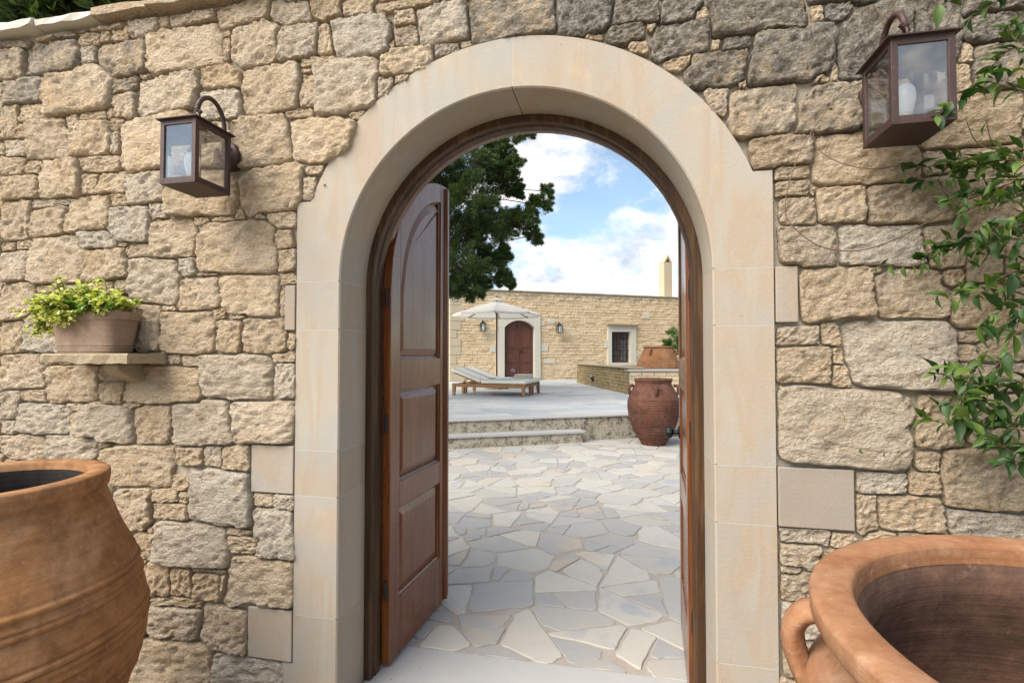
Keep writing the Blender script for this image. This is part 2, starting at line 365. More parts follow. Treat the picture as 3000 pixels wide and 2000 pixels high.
material('bulb_metal', lambda N: pbsdf(N, (0.62, 0.61, 0.58), 0.28, None, 0.5, 1.0))
material('bulb_collar', lambda N: pbsdf(N, (0.62, 0.56, 0.30), 0.5))
def leafmat(name, c0, c1, c2, trans=0.35, rough=0.42):
    def fn(N):
        oi = N.n('ObjectInfo'); P = N.pos()
        v = N.math('FRACT', N.math('ADD', oi.outputs['Random'], N.n('NewGeometry').outputs['Random Per Island'])); v = N.math('ADD', N.math('MULTIPLY', v, 0.6), N.math('MULTIPLY', N.noise(P, 6, 3, 0.6), 0.5))
        base = ramp(N, v, [(0.25, c0), (0.55, c1), (0.88, c2)])
        d = pbsdf(N, base, rough, None, 0.45)
        t = N.n('BsdfTranslucent', {'Color': N.mix(1.0, base, (1.5, 1.6, 0.6), 'MULTIPLY')}).outputs[0]
        return N.n('MixShader', {0: trans, 1: d, 2: t}).outputs[0]
    material(name, fn)
leafmat('vine_leaf', (0.016, 0.044, 0.009), (0.034, 0.082, 0.015), (0.115, 0.175, 0.030), 0.3, 0.52)
leafmat('variegated_leaf', (0.20, 0.26, 0.035), (0.42, 0.45, 0.10), (0.66, 0.64, 0.32), 0.3, 0.5)
leafmat('mint_leaf', (0.055, 0.14, 0.02), (0.09, 0.20, 0.03), (0.15, 0.26, 0.05), 0.3, 0.5)
leafmat('cypress_leaf', (0.024, 0.048, 0.016), (0.050, 0.090, 0.028), (0.10, 0.14, 0.042), 0.3, 0.7)
leafmat('pine_leaf', (0.045, 0.095, 0.018), (0.075, 0.15, 0.03), (0.12, 0.20, 0.045), 0.3, 0.7)
material('dry_cone', lambda N: pbsdf(N, N.mix(N.noise(N.pos(), 9), (0.10, 0.045, 0.02), (0.16, 0.075, 0.032)), 0.9))
material('bark', lambda N: pbsdf(N, N.mix(N.noise(N.pos(), 12, 5, 0.7), (0.055, 0.04, 0.03), (0.15, 0.115, 0.085)), 0.95, N.bump(N.noise(N.pos(), 30, 4), 0.8, 0.02), 0.1))
material('vine_bark', lambda N: pbsdf(N, N.mix(N.noise(N.pos(), 30, 4), (0.085, 0.05, 0.035), (0.17, 0.12, 0.07)), 0.8))
material('soil', lambda N: pbsdf(N, (0.05, 0.035, 0.025), 0.95, N.bump(N.noise(N.pos(), 60, 4), 0.8, 0.02), 0.1))
def m_shelf(N):
    P = N.pos(); a = N.noise(P, 9, 6, 0.65); f = N.noise(N.mapping(P, scale=(1, 1, 2)), 50, 5, 0.7)
    base = N.mix(a, (0.25, 0.195, 0.125), (0.42, 0.34, 0.235)); base = N.mix(N.mapr(N.noise(P, 30, 6, 0.7), 0.5, 0.7, 0, 0.6), base, (0.15, 0.13, 0.105))
    return pbsdf(N, base, 0.9, N.bump(f, 0.6, 0.008), 0.15)
material('shelf_stone', m_shelf)
def m_facade(N):
    oi = N.n('ObjectInfo'); P = N.pos(); r = oi.outputs['Random']; a = N.noise(P, 2.3, 6, 0.7); b = N.noise(P, 14, 5, 0.7); vc = N.n('TexVoronoi', {'Vector': N.mapping(P, scale=(1, 1, 2.4)), 'Scale': 3.3}).outputs['Color']
    v = N.n('SeparateColor', {0: vc}).outputs[0]
    base = ramp(N, N.math('ADD', N.math('MULTIPLY', v, 0.45), N.math('MULTIPLY', b, 0.6)), [(0.2, (0.44, 0.33, 0.205)), (0.5, (0.55, 0.425, 0.28)), (0.85, (0.62, 0.51, 0.365))])
    z = N.sep(P)[2]
    gm = N.math('ADD', N.mapr(z, 3.75, 4.38, -0.12, 0.22), N.noise(P, 5, 8, 0.75))
    base = N.mix(N.mapr(gm, 0.56, 0.70, 0, 0.75), base, N.mix(N.noise(P, 22, 5, 0.7), (0.08, 0.072, 0.06), (0.33, 0.30, 0.25)))
    return pbsdf(N, base, 0.95, N.bump(b, 0.5, 0.02), 0.1)
material('facade_stone', m_facade)
material('facade_mortar', lambda N: pbsdf(N, N.mix(N.noise(N.pos(), 9, 5, 0.7), (0.52, 0.39, 0.235), (0.61, 0.475, 0.305)), 0.95))
def m_olivewall(N):
    P = N.pos(); a = N.noise(P, 6, 7, 0.72); b = N.noise(P, 18, 5, 0.7)
    base = ramp(N, a, [(0.3, (0.13, 0.10, 0.055)), (0.5, (0.25, 0.19, 0.10)), (0.7, (0.34, 0.27, 0.165))])
    base = N.mix(N.mapr(b, 0.55, 0.72, 0, 0.7), base, (0.10, 0.085, 0.06))
    return pbsdf(N, base, 0.95, N.bump(b, 0.6, 0.02), 0.1)
material('garden_rubble', m_olivewall)
def m_pale(N):
    P = N.pos(); a = N.noise(P, 2.5, 5, 0.6)
    return pbsdf(N, N.mix(a, (0.46, 0.43, 0.365), (0.53, 0.495, 0.43)), 0.85, N.bump(N.noise(P, 30, 4), 0.15, 0.01), 0.2)
material('pale_trim', m_pale)
material('chimney_render', lambda N: pbsdf(N, N.mix(N.noise(N.pos(), 2.2, 6, 0.65), (0.38, 0.315, 0.22), (0.46, 0.395, 0.29)), 0.95))
material('near_black', lambda N: pbsdf(N, (0.03, 0.027, 0.024), 0.95))  # near-black filling of the flue opening, and wall behind door and window
def fabric(name, c, trans=0.0):
    def fn(N):
        P = N.pos(); f = N.noise(P, 160, 2); a = N.noise(P, 5, 4)
        base = N.mix(a, tuple(0.92*x for x in c), c); d = pbsdf(N, base, 0.95, N.bump(N.math('ADD', f, N.math('MULTIPLY', a, 2.0)), 0.2, 0.006), 0.1)
        if not trans: return d
        t = N.n('BsdfTranslucent', {'Color': base}).outputs[0]; return N.n('MixShader', {0: trans, 1: d, 2: t}).outputs[0]
    material(name, fn)
fabric('canvas', (0.72, 0.68, 0.61), 0.3); fabric('cushion_grey', (0.76, 0.715, 0.62)); fabric('cushion_piping', (0.30, 0.30, 0.29)); fabric('towel', (0.60, 0.53, 0.45))
material('paper_blue', lambda N: pbsdf(N, N.mix(N.mapr(N.noise(N.pos(), 9), 0.45, 0.5), (0.16, 0.32, 0.48), (0.55, 0.60, 0.62)), 0.5))
material('paper_dark', lambda N: pbsdf(N, (0.05, 0.06, 0.07), 0.5))
material('wine', lambda N: pbsdf(N, (0.28, 0.01, 0.02), 0.1, None, 0.6))
material('clear_glass', lambda N: N.n('MixShader', {0: N.mapr(N.n('LayerWeight', {'Blend': 0.3}).outputs['Fresnel'], 0, 1, 0.08, 0.9), 1: N.n('BsdfTransparent', {'Color': (0.93, 0.93, 0.93)}).outputs[0], 2: N.n('BsdfGlossy', {'Roughness': 0.03}).outputs[0]}).outputs[0])
def m_ground(N):
    P = N.pos(); a = N.noise(P, 0.7, 6, 0.65); f = N.noise(P, 40, 5, 0.7)
    base = N.mix(a, (0.22, 0.18, 0.13), (0.32, 0.27, 0.20)); base = N.mix(N.mapr(f, 0.4, 0.7, 0, 0.5), base, (0.38, 0.34, 0.28))
    return pbsdf(N, base, 0.95, N.bump(f, 0.6, 0.02), 0.1)
material('gravel_ground', m_ground)

# ================================================================== SETTING
g = MB(); g.add([(-300, -300, -0.12), (300, -300, -0.12), (300, 300, -0.12), (-300, 300, -0.12)], [(0, 1, 2, 3)])
tag(g.build('ground', 'gravel_ground', None, (0, 0, -0.12)), 'dry gravelly ground around the walls', 'ground', kind='structure')

# ------------------------------------------------------------------ the rubble wall: stones read off the photograph as boxes on the wall plane
S = 2.351
CR = {
 (0, 0): [(0,330,160,560),(165,270,550,520),(530,215,680,320),(690,205,760,290),(765,185,885,290),(895,125,1085,260),(1100,110,1165,190),(1170,85,1490,190),(1480,5,1860,180),(1860,0,2140,170),(2140,0,2351,145),
   (555,315,655,440),(660,280,1010,535),(1015,165,1530,510),(1540,205,1585,250),(1530,260,1580,420),(1585,145,1920,460),(1915,160,2185,410),(2190,160,2285,385),(2280,105,2700,400),(2050,390,2310,455),(2065,460,2180,500),
   (300,450,770,790),(25,545,290,710),(0,720,125,950),(120,715,310,840),(770,525,960,630),(950,505,1060,570),(930,490,1380,770),(770,630,935,810),(1370,425,1650,630),(1345,590,1655,860),(1660,440,2065,790),(2070,505,2170,745),(2160,405,2610,785),
   (535,755,725,825),(730,740,790,820),(435,775,535,890),(180,810,475,1105),(475,830,760,1075),(735,810,845,900),(760,905,830,1055),(115,850,195,955),(20,960,185,1080),(820,800,1330,1170),(1600,780,1990,1150),(2000,800,2500,1130),(1955,740,2145,820),
   (0,1080,170,1200),(170,1105,275,1195),(275,1085,550,1365),(555,1075,820,1190),(570,1190,670,1340),(670,1180,860,1335),(865,1180,1140,1400),(10,1210,260,1370),(1140,1160,1630,1490),(1640,1135,2090,1470),(2095,1140,2230,1205),(2085,1210,2185,1385),(2190,1210,2280,1330),
   (0,1380,208,1650),(215,1370,480,1425),(190,1430,455,1622),(460,1345,755,1587),(745,1335,870,1430),(750,1415,1030,1665),(1035,1395,1150,1505),(1040,1505,1330,1780),(1340,1490,1430,1540),(1450,1480,1600,1520),(1350,1525,1905,1883),(1835,1460,2045,1568),(1340,800,1600,1150),
   (1660,1160,1700,1250),(1610,1430,1690,1500),(1750,1460,1830,1500)],
 (0, 667): [(1865,15,2000,140),(1920,155,2050,290),(1920,320,2055,400),(0,160,200,370),(205,60,565,385),(530,25,800,150),(570,135,885,370),(850,110,1025,205),(805,105,880,140),(870,210,1245,525),(1210,200,1360,330),(1345,300,1500,335),
   (1215,340,1510,575),(1520,325,1915,610),(1920,430,1970,600),(0,380,240,640),(100,95,230,145),(0,110,95,160),(240,395,400,440),(420,400,600,560),(600,370,780,450),(780,345,870,460),(560,470,900,850),(900,525,1110,850),(1110,540,1210,570),(1110,572,1480,870),(1480,630,1655,870),
   (1665,625,1975,860),(1460,555,1550,630),(1560,590,1700,630),(1980,730,2055,830),(0,640,180,860),(165,600,540,860),(0,870,300,1115),(1155,870,1250,935),(1250,890,1400,960),(1870,860,2035,925),(1390,875,1880,1180),(1880,935,2045,1180),(315,945,670,1205),(675,950,850,1055),(690,1060,840,1210),
   (850,955,1380,1210),(0,1115,150,1310),(155,1115,310,1200),(115,1210,485,1415),(450,1205,580,1265),(555,1220,900,1480),(475,1265,545,1435),(920,1225,1185,1505),(850,1205,960,1235),(1180,1190,1605,1510),(1610,1190,2045,1490),(0,1335,110,1430),
   (0,1430,300,1590),(310,1425,680,1600),(680,1480,780,1520),(700,1490,1188,1790),(1195,1500,1395,1646),(1400,1490,1525,1650),(1532,1490,1730,1676)],
 (0, 1333): [(1190,82,1410,135),(1180,135,1330,245),(1285,95,1730,490),(1040,245,1220,325),(1225,260,1288,335),(1040,330,1280,450),(780,225,1040,520),(1000,475,1060,540),(920,535,1050,720),(1050,460,1560,775),(1560,495,1730,555),(1560,560,1790,680),
   (1750,262,1870,360),(1885,265,2040,370),(1740,370,2040,750),(1545,690,2035,1060),(1010,740,1165,980),(1170,785,1310,970),(1325,815,1505,1000),(1330,772,1450,812),(1455,780,1550,815),(1050,985,1390,1045),(1510,830,1545,960),(1020,1050,1370,1290),(1370,1045,1702,1370),(1550,1000,1740,1042),
   (930,1255,1460,1640),(1465,1370,1930,1640),(790,1500,925,1700),
   (300,130,760,520),(0,150,290,480),(500,540,900,900),(100,500,480,820),(600,920,1000,1240),(150,840,580,1180),(500,1260,910,1620),(0,1200,480,1560),(1000,1660,1400,1900),(1420,1655,1930,1900)],
 (1000, 0): [(0,0,215,98),(225,0,650,60),(360,62,510,175),(240,68,300,110),(300,95,358,175),(360,168,520,320),(520,20,875,300),(880,-40,1480,270),(1485,-30,1865,240),(1870,-10,2195,165),(2200,-20,2470,145),(1820,155,2100,290),(2105,160,2160,260),
   (2130,160,2545,400),(1685,215,1805,270),(1985,285,2110,370),(310,265,362,345),(265,320,640,525),(635,275,820,385),(800,265,900,325),(235,520,360,690),(365,495,490,585),(45,755,170,850),(2220,375,2430,470),(0,800,45,930)],
 (2000, 0): [(190,-40,880,245),(80,60,185,135),(885,15,975,150),(985,-20,1195,150),(1080,20,1590,530),(1600,-20,1935,420),(455,160,1060,570),(610,135,715,225),(190,260,260,355),(275,235,490,350),(25,350,450,600),(400,315,480,355),(360,550,440,605),(890,480,1020,570),(1015,440,1095,560),
   (160,600,320,800),(315,590,815,930),(820,570,905,740),(775,560,1240,915),(1250,560,1590,880),(470,930,905,1150),(640,1130,885,1235),(650,1235,880,1355),(905,910,1650,1275),(930,1275,1268,1535),(1275,1240,1900,1535),(680,1345,920,1555),(885,1265,930,1350),(1660,1020,1870,1200),(1960,80,2400,280),(1915,280,2015,430),
   (2015,290,2500,615),(1600,640,2360,1010),(1870,430,1985,620),(1880,1015,2400,1300),(1905,1310,2380,1560),(1960,-60,2500,70)],
 (2000, 667): [(680,-20,1075,260),(1080,-25,1670,260),(1680,0,1940,275),(805,275,1325,640),(1328,285,1815,625),(1310,272,1385,315),(1815,290,1955,385),(1950,110,2220,370),(2230,60,2500,380),(1870,395,2280,690),(2290,400,2600,700),(640,690,950,810),(955,645,1120,810),(645,818,1030,1080),(1042,830,1115,940),(1035,945,1160,1110),
   (1118,635,1890,1112),(1895,705,2110,790),(1890,800,2035,910),(2050,760,2500,925),(645,1078,720,1128),(650,1100,1600,1655),(1510,1130,1605,1225),(1545,1250,1595,1420),(1605,1150,1960,1510),(1905,935,2400,1130),(1970,1140,2450,1505)],
 (2000, 1333): [(1620,0,1785,115),(1795,-30,2450,395),(1205,110,1550,270),(1560,118,1775,270),(1195,275,1345,540),(1350,285,1820,530),(1830,390,2500,610),(680,500,1015,620),(1040,545,1200,640),(675,612,960,770),(680,765,810,820),(690,830,1000,1010),(690,1020,960,1260),(700,1270,1050,1560),(970,660,1420,1000),
   (1010,1010,1500,1300),(1430,640,1900,990),(1910,620,2500,980),(1070,1310,1600,1600)],
}
stones = []      # cx, cz, a, b on the wall
for (ox, oy), L in CR.items():
    for (x0, y0, x1, y1) in L:
        cx, cy = ox+(x0+x1)/2/S, oy+(y0+y1)/2/S
        l = onwall(ox+x0/S, cy); r = onwall(ox+x1/S, cy); t = onwall(cx, oy+y0/S); b = onwall(cx, oy+y1/S)
        stones.append([(l[0]+r[0])/2, (t[2]+b[2])/2, (r[0]-l[0])/2, (t[2]-b[2])/2])
NTRACED = len(stones)
WALL_TOP = 3.30; XL, XR = -4.6, 3.9
quoins = [(835,836,868,967,0.35),(737,1304,866,1443,0.55),(727,1782,858,1930,0.75),(2273,781,2338,944,0.35),(2286,1372,2503,1548,0.05)]
QB = []
for (x0, y0, x1, y1, tint) in quoins:
    cy = (y0+y1)/2; cx = (x0+x1)/2
    l = onwall(x0, cy)[0]; r = onwall(x1, cy)[0]; t = onwall(cx, y0)[2]; b = onwall(cx, y1)[2]
    if cx < 1500: r = -1.026
    else: l = 1.026
    QB.append((l, r, b, t, tint))
R_IN, R_OUT, ZC, SH = 0.80, 1.02, 1.935, 2.306
def sd_box(x, z, cx, cz, a, b, rf=0.30, k1=0.0, k2=0.0, k3=0.0):
    if k1 or k2 or k3:
        x, z = x+k1*(z-cz), z+k2*(x-cx); x = cx+(x-cx)*(1+k3*(z-cz)/max(b, 1e-3))
    r = rf*min(a, b); dx = np.abs(x-cx)-(a-r); dz = np.abs(z-cz)-(b-r)
    return np.hypot(np.maximum(dx, 0), np.maximum(dz, 0))+np.minimum(np.maximum(dx, dz), 0)-r
def sd_block(x, z):     # surround + quoins + wall top
    d = np.minimum(sd_box(x, z, 0, (SH-1)/2, 1.02, (SH+1)/2, 0.0), np.hypot(x, z-ZC)-R_OUT)
    for (l, r, b, t, _) in QB: d = np.minimum(d, sd_box(x, z, (l+r)/2, (b+t)/2, (r-l)/2, (t-b)/2, 0.02))
    d = np.minimum(d, WALL_TOP-z)
    return d
# stones beyond the picture's edges, so that the wall goes on
rr = random.Random(3)
z = -0.14
while z < WALL_TOP-0.03:
    h = rr.uniform(0.13, 0.22); h = min(h, WALL_TOP-z); x = XL
    while x < XR:
        wd = rr.uniform(0.14, 0.34); bx = (x+wd/2, z+h/2, wd/2-0.006, h/2-0.006)
        A = np.array(stones)
        if ((np.abs(A[:, 0]-bx[0]) > A[:, 2]+bx[2]-0.03) | (np.abs(A[:, 1]-bx[1]) > A[:, 3]+bx[3]-0.03)).all():
            pts = np.array([(bx[0]+i*bx[2]*.8, bx[1]+j*bx[3]*.8) for i in (-1, 0, 1) for j in (-1, 0, 1)])
            if sd_block(pts[:, 0], pts[:, 1]).min() > 0.0: stones.append(list(bx))
        x += wd
    z += h
A = np.array(stones)
# small chinking stones in whatever gaps remain
gx, gz = np.meshgrid(np.arange(XL, XR, 0.012), np.arange(-0.12, WALL_TOP, 0.012)); gx = gx.ravel(); gz = gz.ravel()
dm = sd_block(gx, gz)-0.004
for (cx, cz, a, b) in A:
    m = (np.abs(gx-cx) < a+0.12) & (np.abs(gz-cz) < b+0.12)
    dm[m] = np.minimum(dm[m], sd_box(gx[m], gz[m], cx, cz, a, b))
order = np.argsort(-dm); chips = []
for i in order[:4000]:
    if dm[i] < 0.013 or len(chips) > 190: break
    x, z = gx[i], gz[i]; r = dm[i]
    if all(math.hypot((x-c[0])/1.5, z-c[1]) > (c[3]+r)*0.95 for c in chips): chips.append([x, z, min(r*1.45, .05), min(r*0.9, .035)])
A = np.array(stones+chips); NS = len(stones)
SK = [(rr.uniform(-.16, .16), rr.uniform(-.09, .09), rr.uniform(-.10, .10)) for _ in A]
NA = 52
ang = np.linspace(0, 2*PI, NA, endpoint=False)
def outline(i):
    cx, cz, a, b = A[i]
    R = math.hypot(a, b)+0.03; st = 0.0022; rad = np.arange(0.0, R, st)
    # rays spread in box-shaped parametrisation so that corners keep points
    dxs, dzs = np.cos(ang)*a, np.sin(ang)*b; ln = np.hypot(dxs, dzs); dxs, dzs = dxs/ln, dzs/ln
    X = cx+dxs[:, None]*rad[None]; Z = cz+dzs[:, None]*rad[None]
    me = sd_box(X, Z, cx, cz, a, b, 0.30, *SK[i])
    oth = sd_block(X, Z)-0.004
    near = np.where((np.abs(A[:, 0]-cx) < A[:, 2]+a+0.1) & (np.abs(A[:, 1]-cz) < A[:, 3]+b+0.1))[0]
    for j in near:
        if j != i: oth = np.minimum(oth, sd_box(X, Z, *A[j], 0.30, *SK[j]))
    gap = np.array([0.0044+0.004*noise.noise((x*14, z*14, 2.0))+0.003*noise.noise((x*45, z*45, 5.0)) for x, z in zip(cx+dxs*ln, cz+dzs*ln)])
    cap = np.array([0.010+0.009*noise.noise((x*22, z*22, 8.0)) for x, z in zip(cx+dxs*ln, cz+dzs*ln)])
    bad = (me > cap[:, None]) | (oth-me < 2*gap[:, None])
    bad[:, -1] = True
    k = np.maximum(bad.argmax(1), 3); rr_ = rad[k]
    rr_ = np.minimum(rr_, 0.6*rr_+0.2*(np.roll(rr_, 1)+np.roll(rr_, -1))+0.004)
    return cx, cz, np.stack([dxs*rr_, dzs*rr_], 1)
TN = [0, .11, .22, .33, .44, .55, .65, .74, .82, .885, .935, .968, .988, 1.0]
TN = [-t for t in TN[:0:-1]]+TN; NG = len(TN)
def grid_phi(u, v):
    m_ = max(abs(u), abs(v))
    if m_ == 0: return 0.0, 0.0
    if abs(u) >= abs(v): ph = (PI/4)*(v/u)+(0 if u > 0 else PI)
    else: ph = PI/2-(PI/4)*(u/v)+(0 if v > 0 else PI)
    return m_, ph % (2*PI)
GP = [grid_phi(u, v) for v in TN for u in TN]
GF = [(j*NG+i, j*NG+i+1, (j+1)*NG+i+1, (j+1)*NG+i) for j in range(NG-1) for i in range(NG-1)]
bord = [i for i in range(NG)]+[j*NG+NG-1 for j in range(1, NG)]+[(NG-1)*NG+i for i in range(NG-2, -1, -1)]+[j*NG for j in range(NG-2, 0, -1)]
def hprof(m_): return float(np.interp(m_, [0, .5, .72, .81, .885, .94, .975, .992, 1.0], [1.0, 1.0, 1.0, .99, .97, .93, .83, .58, .02]))
HP = [hprof(m_) for m_, _ in GP]
def stone_mesh(i, mb):
    cx, cz, ol = outline(i); size = math.sqrt(abs(A[i][2]*A[i][3]))
    bulge = min(0.036, 0.018+0.14*size)*rr.uniform(0.7, 1.2); tx, tz = rr.uniform(-0.09, 0.09), rr.uniform(-0.09, 0.06)
    sx, sz = rr.uniform(-50, 50), rr.uniform(-50, 50); amp = min(1.0, 0.35+size*6); ro = rr.uniform(0.1, 0.9); cr_, sr_ = math.cos(ro), math.sin(ro)
    vs = []; ol2 = np.vstack([ol, ol[:1]])
    for (m_, ph), h in zip(GP, HP):
        k = ph/(2*PI)*NA; k0 = int(k) % NA; f = k-int(k); p = (ol2[k0]*(1-f)+ol2[k0+1]*f)*m_; x, z = p
        q = Vector(((x*cr_+z*sr_)+sx, 0.0, (-x*sr_+z*cr_)*1.7+sz))
        n = 0.008*noise.noise(q*8)+0.009*(0.55-2.0*abs(noise.noise(q*16)))+0.0095*(0.5-2.0*abs(noise.noise(q*36)))+0.009*noise.noise(q*85)
        vd = noise.voronoi(q*17)[0]; n += 0.012*(vd[1]-vd[0])-0.003
        vs.append((cx+x, 0.030-(bulge+0.008)*h-(n*amp+tx*x+tz*z)*min(1, h*1.3), cz+z))
    k = len(vs); vs += [(vs[j][0], 0.07, vs[j][2]) for j in bord]; nb_ = len(bord)
    return mb.add(vs, GF+[(bord[j], bord[(j+1) % nb_], k+(j+1) % nb_, k+j) for j in range(nb_)])
wallT = thing('rubble_wall', 'rough tan rubble stone garden wall with coping, pierced by the arched gateway', 'wall', (0, 0.3, -0.12))
# solid core with the arched hole
core = MB()
hr = 0.90; yb = 0.62; y0 = 0.027
core.box((XL, y0, -0.14), (-hr, yb, WALL_TOP+0.02)); core.box((hr, y0, -0.14), (XR, yb, WALL_TOP+0.02))
aa = [PI*k/32 for k in range(33)]
for k in range(32):
    xa, xb = hr*math.cos(aa[k]), hr*math.cos(aa[k+1]); za, zb = ZC+hr*math.sin(aa[k]), ZC+hr*math.sin(aa[k+1]); T = WALL_TOP+0.02
    core.hexa([(xb, y0, zb), (xa, y0, za), (xa, yb, za), (xb, yb, zb)], [(xb, y0, T), (xa, y0, T), (xa, yb, T), (xb, yb, T)])
core.build('mortar_core', 'wall_mortar', wallT)
def px_of(p):
    v = np.array(p)-CAM; Z = v@FW; return 1500+FPX*(v@RT)/Z, 1000-FPX*(v@UP)/Z
vis = []
for i in range(len(A)):
    x, y = px_of((A[i][0], 0, A[i][1])); vis.append(-120 < x < 3120 and -150 < y < 2150)
area = A[:, 2]*A[:, 3]; idx = [i for i in np.argsort(-area) if vis[i]][:295]; keep = set(idx)
rest = MB(); ss = lambda v, a, b: min(1, max(0, (v-a)/(b-a)))
for i in range(len(A)):
    cx, cz = A[i][0], A[i][1]
    if i in keep:
        lich = 0.06+0.95*ss(cz, 2.30, 2.85)*(0.28+0.72*ss(cx, -0.7, 0.2))+0.22*ss(cx, 1.0, 1.5)+rr.uniform(-0.12, 0.16)
        if cx < -2.0: lich += 0.35*ss(cz, 2.6, 3.1)
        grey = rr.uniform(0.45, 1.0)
        if cx > 1.0: grey = rr.uniform(0.05, 0.5)  # right-hand stones: greyer by nature, and darkened to paint in the vine's shade
        m = stone_mesh(i, MB())
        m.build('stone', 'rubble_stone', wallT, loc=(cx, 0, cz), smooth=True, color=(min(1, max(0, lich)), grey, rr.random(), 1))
    else: stone_mesh(i, rest)
rest.build('small_stones', 'rubble_stone', wallT, smooth=True, color=(0.25, 0.6, 0.5, 1), kind='stuff')
# coping slabs
x = XL; k = 0
while x < XR:
    L = rr.uniform(0.24, 0.52); zt = WALL_TOP+0.058+rr.uniform(-0.006, 0.006); n = 6; vs = []
    yf = -0.055+rr.uniform(-0.012, 0.012)
    m = MB()
    for e in range(n+1):
        xx = x+0.004+(L-0.008)*e/n
        j = lambda a: rr.uniform(-a, a)
        vs += [(xx, yf+j(.008), WALL_TOP+0.014+j(.004)), (xx, yf+0.004+j(.008), zt-0.008+j(.004)), (xx, yf+0.02+j(.006), zt+j(.004)), (xx, 0.68, zt+j(.003)), (xx, 0.68, WALL_TOP+0.014)]
    fs = [(e*5+q, e*5+(q+1) % 5, e*5+5+(q+1) % 5, e*5+5+q) for e in range(n) for q in range(5)]+[(0, 1, 2, 3, 4), (n*5+4, n*5+3, n*5+2, n*5+1, n*5)]
    m.add(vs, fs)
    white = -2.95 < x+L/2 < -2.35
    m.build('coping_slab', 'rubble_stone' if not white else 'pale_trim', wallT, loc=(x+L/2, 0, zt), color=(0.45, 0.9 if white else 0.5, 0.5, 1)); x += L

# ------------------------------------------------------------------ cut-stone surround of the gateway
arch = thing('arched_stone_surround', 'smooth cream limestone arch surround of the gateway set in the rubble wall', 'archway', (0, 0.13, -0.1))
DEP = 0.26; G = 0.0018
def arc(r, a0, a1, n, s=1): return [(s*r*math.cos(a0+(a1-a0)*k/n), ZC+r*math.sin(a0+(a1-a0)*k/n)) for k in range(n+1)]
a_sh = math.asin((SH-ZC)/R_OUT)
for s in (-1, 1):
    inn = arc(R_IN, math.asin(G/R_IN), PI/2, 28, s); inn[-1] = (s*G, inn[-1][1])
    out = arc(R_OUT, a_sh, PI/2, 22, s); out[-1] = (s*G, out[-1][1])
    poly = inn+out[::-1]+[(s*1.02, SH), (s*1.02, ZC+G)]
    # front ring with small arris chamfer on the intrados
    m = MB(); n = len(poly); ni = len(inn)
    ch = [(s*(R_IN+0.006)*math.cos(t), ZC+(R_IN+0.006)*math.sin(t)) for t in [math.asin(G/R_IN)+(PI/2-math.asin(G/R_IN))*k/28 for k in range(29)]]; ch[-1] = (s*G, ch[-1][1])
    front = ch+poly[ni:]
    vs = [(p[0], 0.0, p[1]) for p in front]+[(p[0], 0.006, p[1]) for p in inn]+[(p[0], DEP, p[1]) for p in poly]
    k2 = n; k3 = n+ni
    fs = [tuple(range(n))]
    fs += [(j, j+1, k2+j+1, k2+j) for j in range(ni-1)]+[(k2+j, k2+j+1, k3+j+1, k3+j) for j in range(ni-1)]
    fs += [(j, (j+1) % n, k3+(j+1) % n, k3+j) for j in range(ni-1, n)] + [tuple(range(k3, k3+n))]
    m.add(vs, fs); m.build('arch_block', 'dressed_limestone', arch, loc=(s*0.5, 0.13, 2.5), auto=math.radians(35), color=(0, 0.75 if s > 0 else 0.8, 0, 1))
    js = [ZC, 1.713, onwall(870 if s < 0 else 2285, 1317 if s < 0 else 1368)[2], 0.955, onwall(864 if s < 0 else 2290, 1800 if s < 0 else 1962)[2], -0.13]
    for k in range(5):
        m = MB(); zt, zb = js[k]-G, js[k+1]+G
        xo = 1.02 if not (s < 0 and k == 4) else 1.10
        pl = [(R_IN+0.006, 0.0), (xo, 0.0), (xo, DEP), (R_IN, DEP), (R_IN, 0.006)]
        if xo > 1.05:
            zq = onwall(822, 1937)[2]
            m.box((-1.075, 0.002, zb), (-1.021, DEP-0.05, zq)); pl = [(R_IN+0.006, 0.0), (1.02, 0.0), (1.02, DEP), (R_IN, DEP), (R_IN, 0.006)]
        vs = [(s*p[0], p[1], zb) for p in pl]+[(s*p[0], p[1], zt) for p in pl]
        m.add(vs, [(0, 1, 2, 3, 4), (5, 6, 7, 8, 9)]+[(i, (i+1) % 5, (i+1) % 5+5, i+5) for i in range(5)])
        m.build('jamb_block', 'dressed_limestone', arch, loc=(s*0.9, 0.13, (zt+zb)/2), color=(0.0, [0.7, 0.85, 0.6, 0.8, 0.45][k] if s < 0 else [0.75, 0.7, 0.6, 0.55, 0.5][k], 0, 1))
    # lime joint core, a hair behind the faces
    m = MB(); m.box((min(s*0.8085, s*1.0194), 0.0006, -0.13), (max(s*0.8085, s*1.0194), DEP-0.003, ZC+0.01)); m.box((min(s*0.8006, s*0.82), 0.0085, -0.13), (max(s*0.8006, s*0.82), DEP-0.004, ZC+0.009)); m.build('joint_mortar', 'joint_lime', arch)
m = MB(); m.box((-0.02, 0.0007, ZC+R_IN+0.0085), (0.02, DEP-0.004, ZC+R_OUT-0.002)); m.build('joint_mortar', 'joint_lime', arch)
for (l, r, b, t, tint) in QB:
    m = MB(); m.box((l, -0.004, b), (r, 0.2, t)); m.build('quoin_block', 'dressed_limestone', arch, loc=((l+r)/2, 0, (b+t)/2), bevel=0.004, color=(0.75-tint if tint > 0.2 else 0.9, tint, 0, 1))
th = MB(); th.box((-0.797, -0.02, -0.115), (0.797, 0.57, 0.0))
tag(th.build('threshold_slab', 'white_marble', None, (0, 0.27, -0.115), bevel=0.006), 'worn white marble threshold slab under the arched gateway', 'threshold')

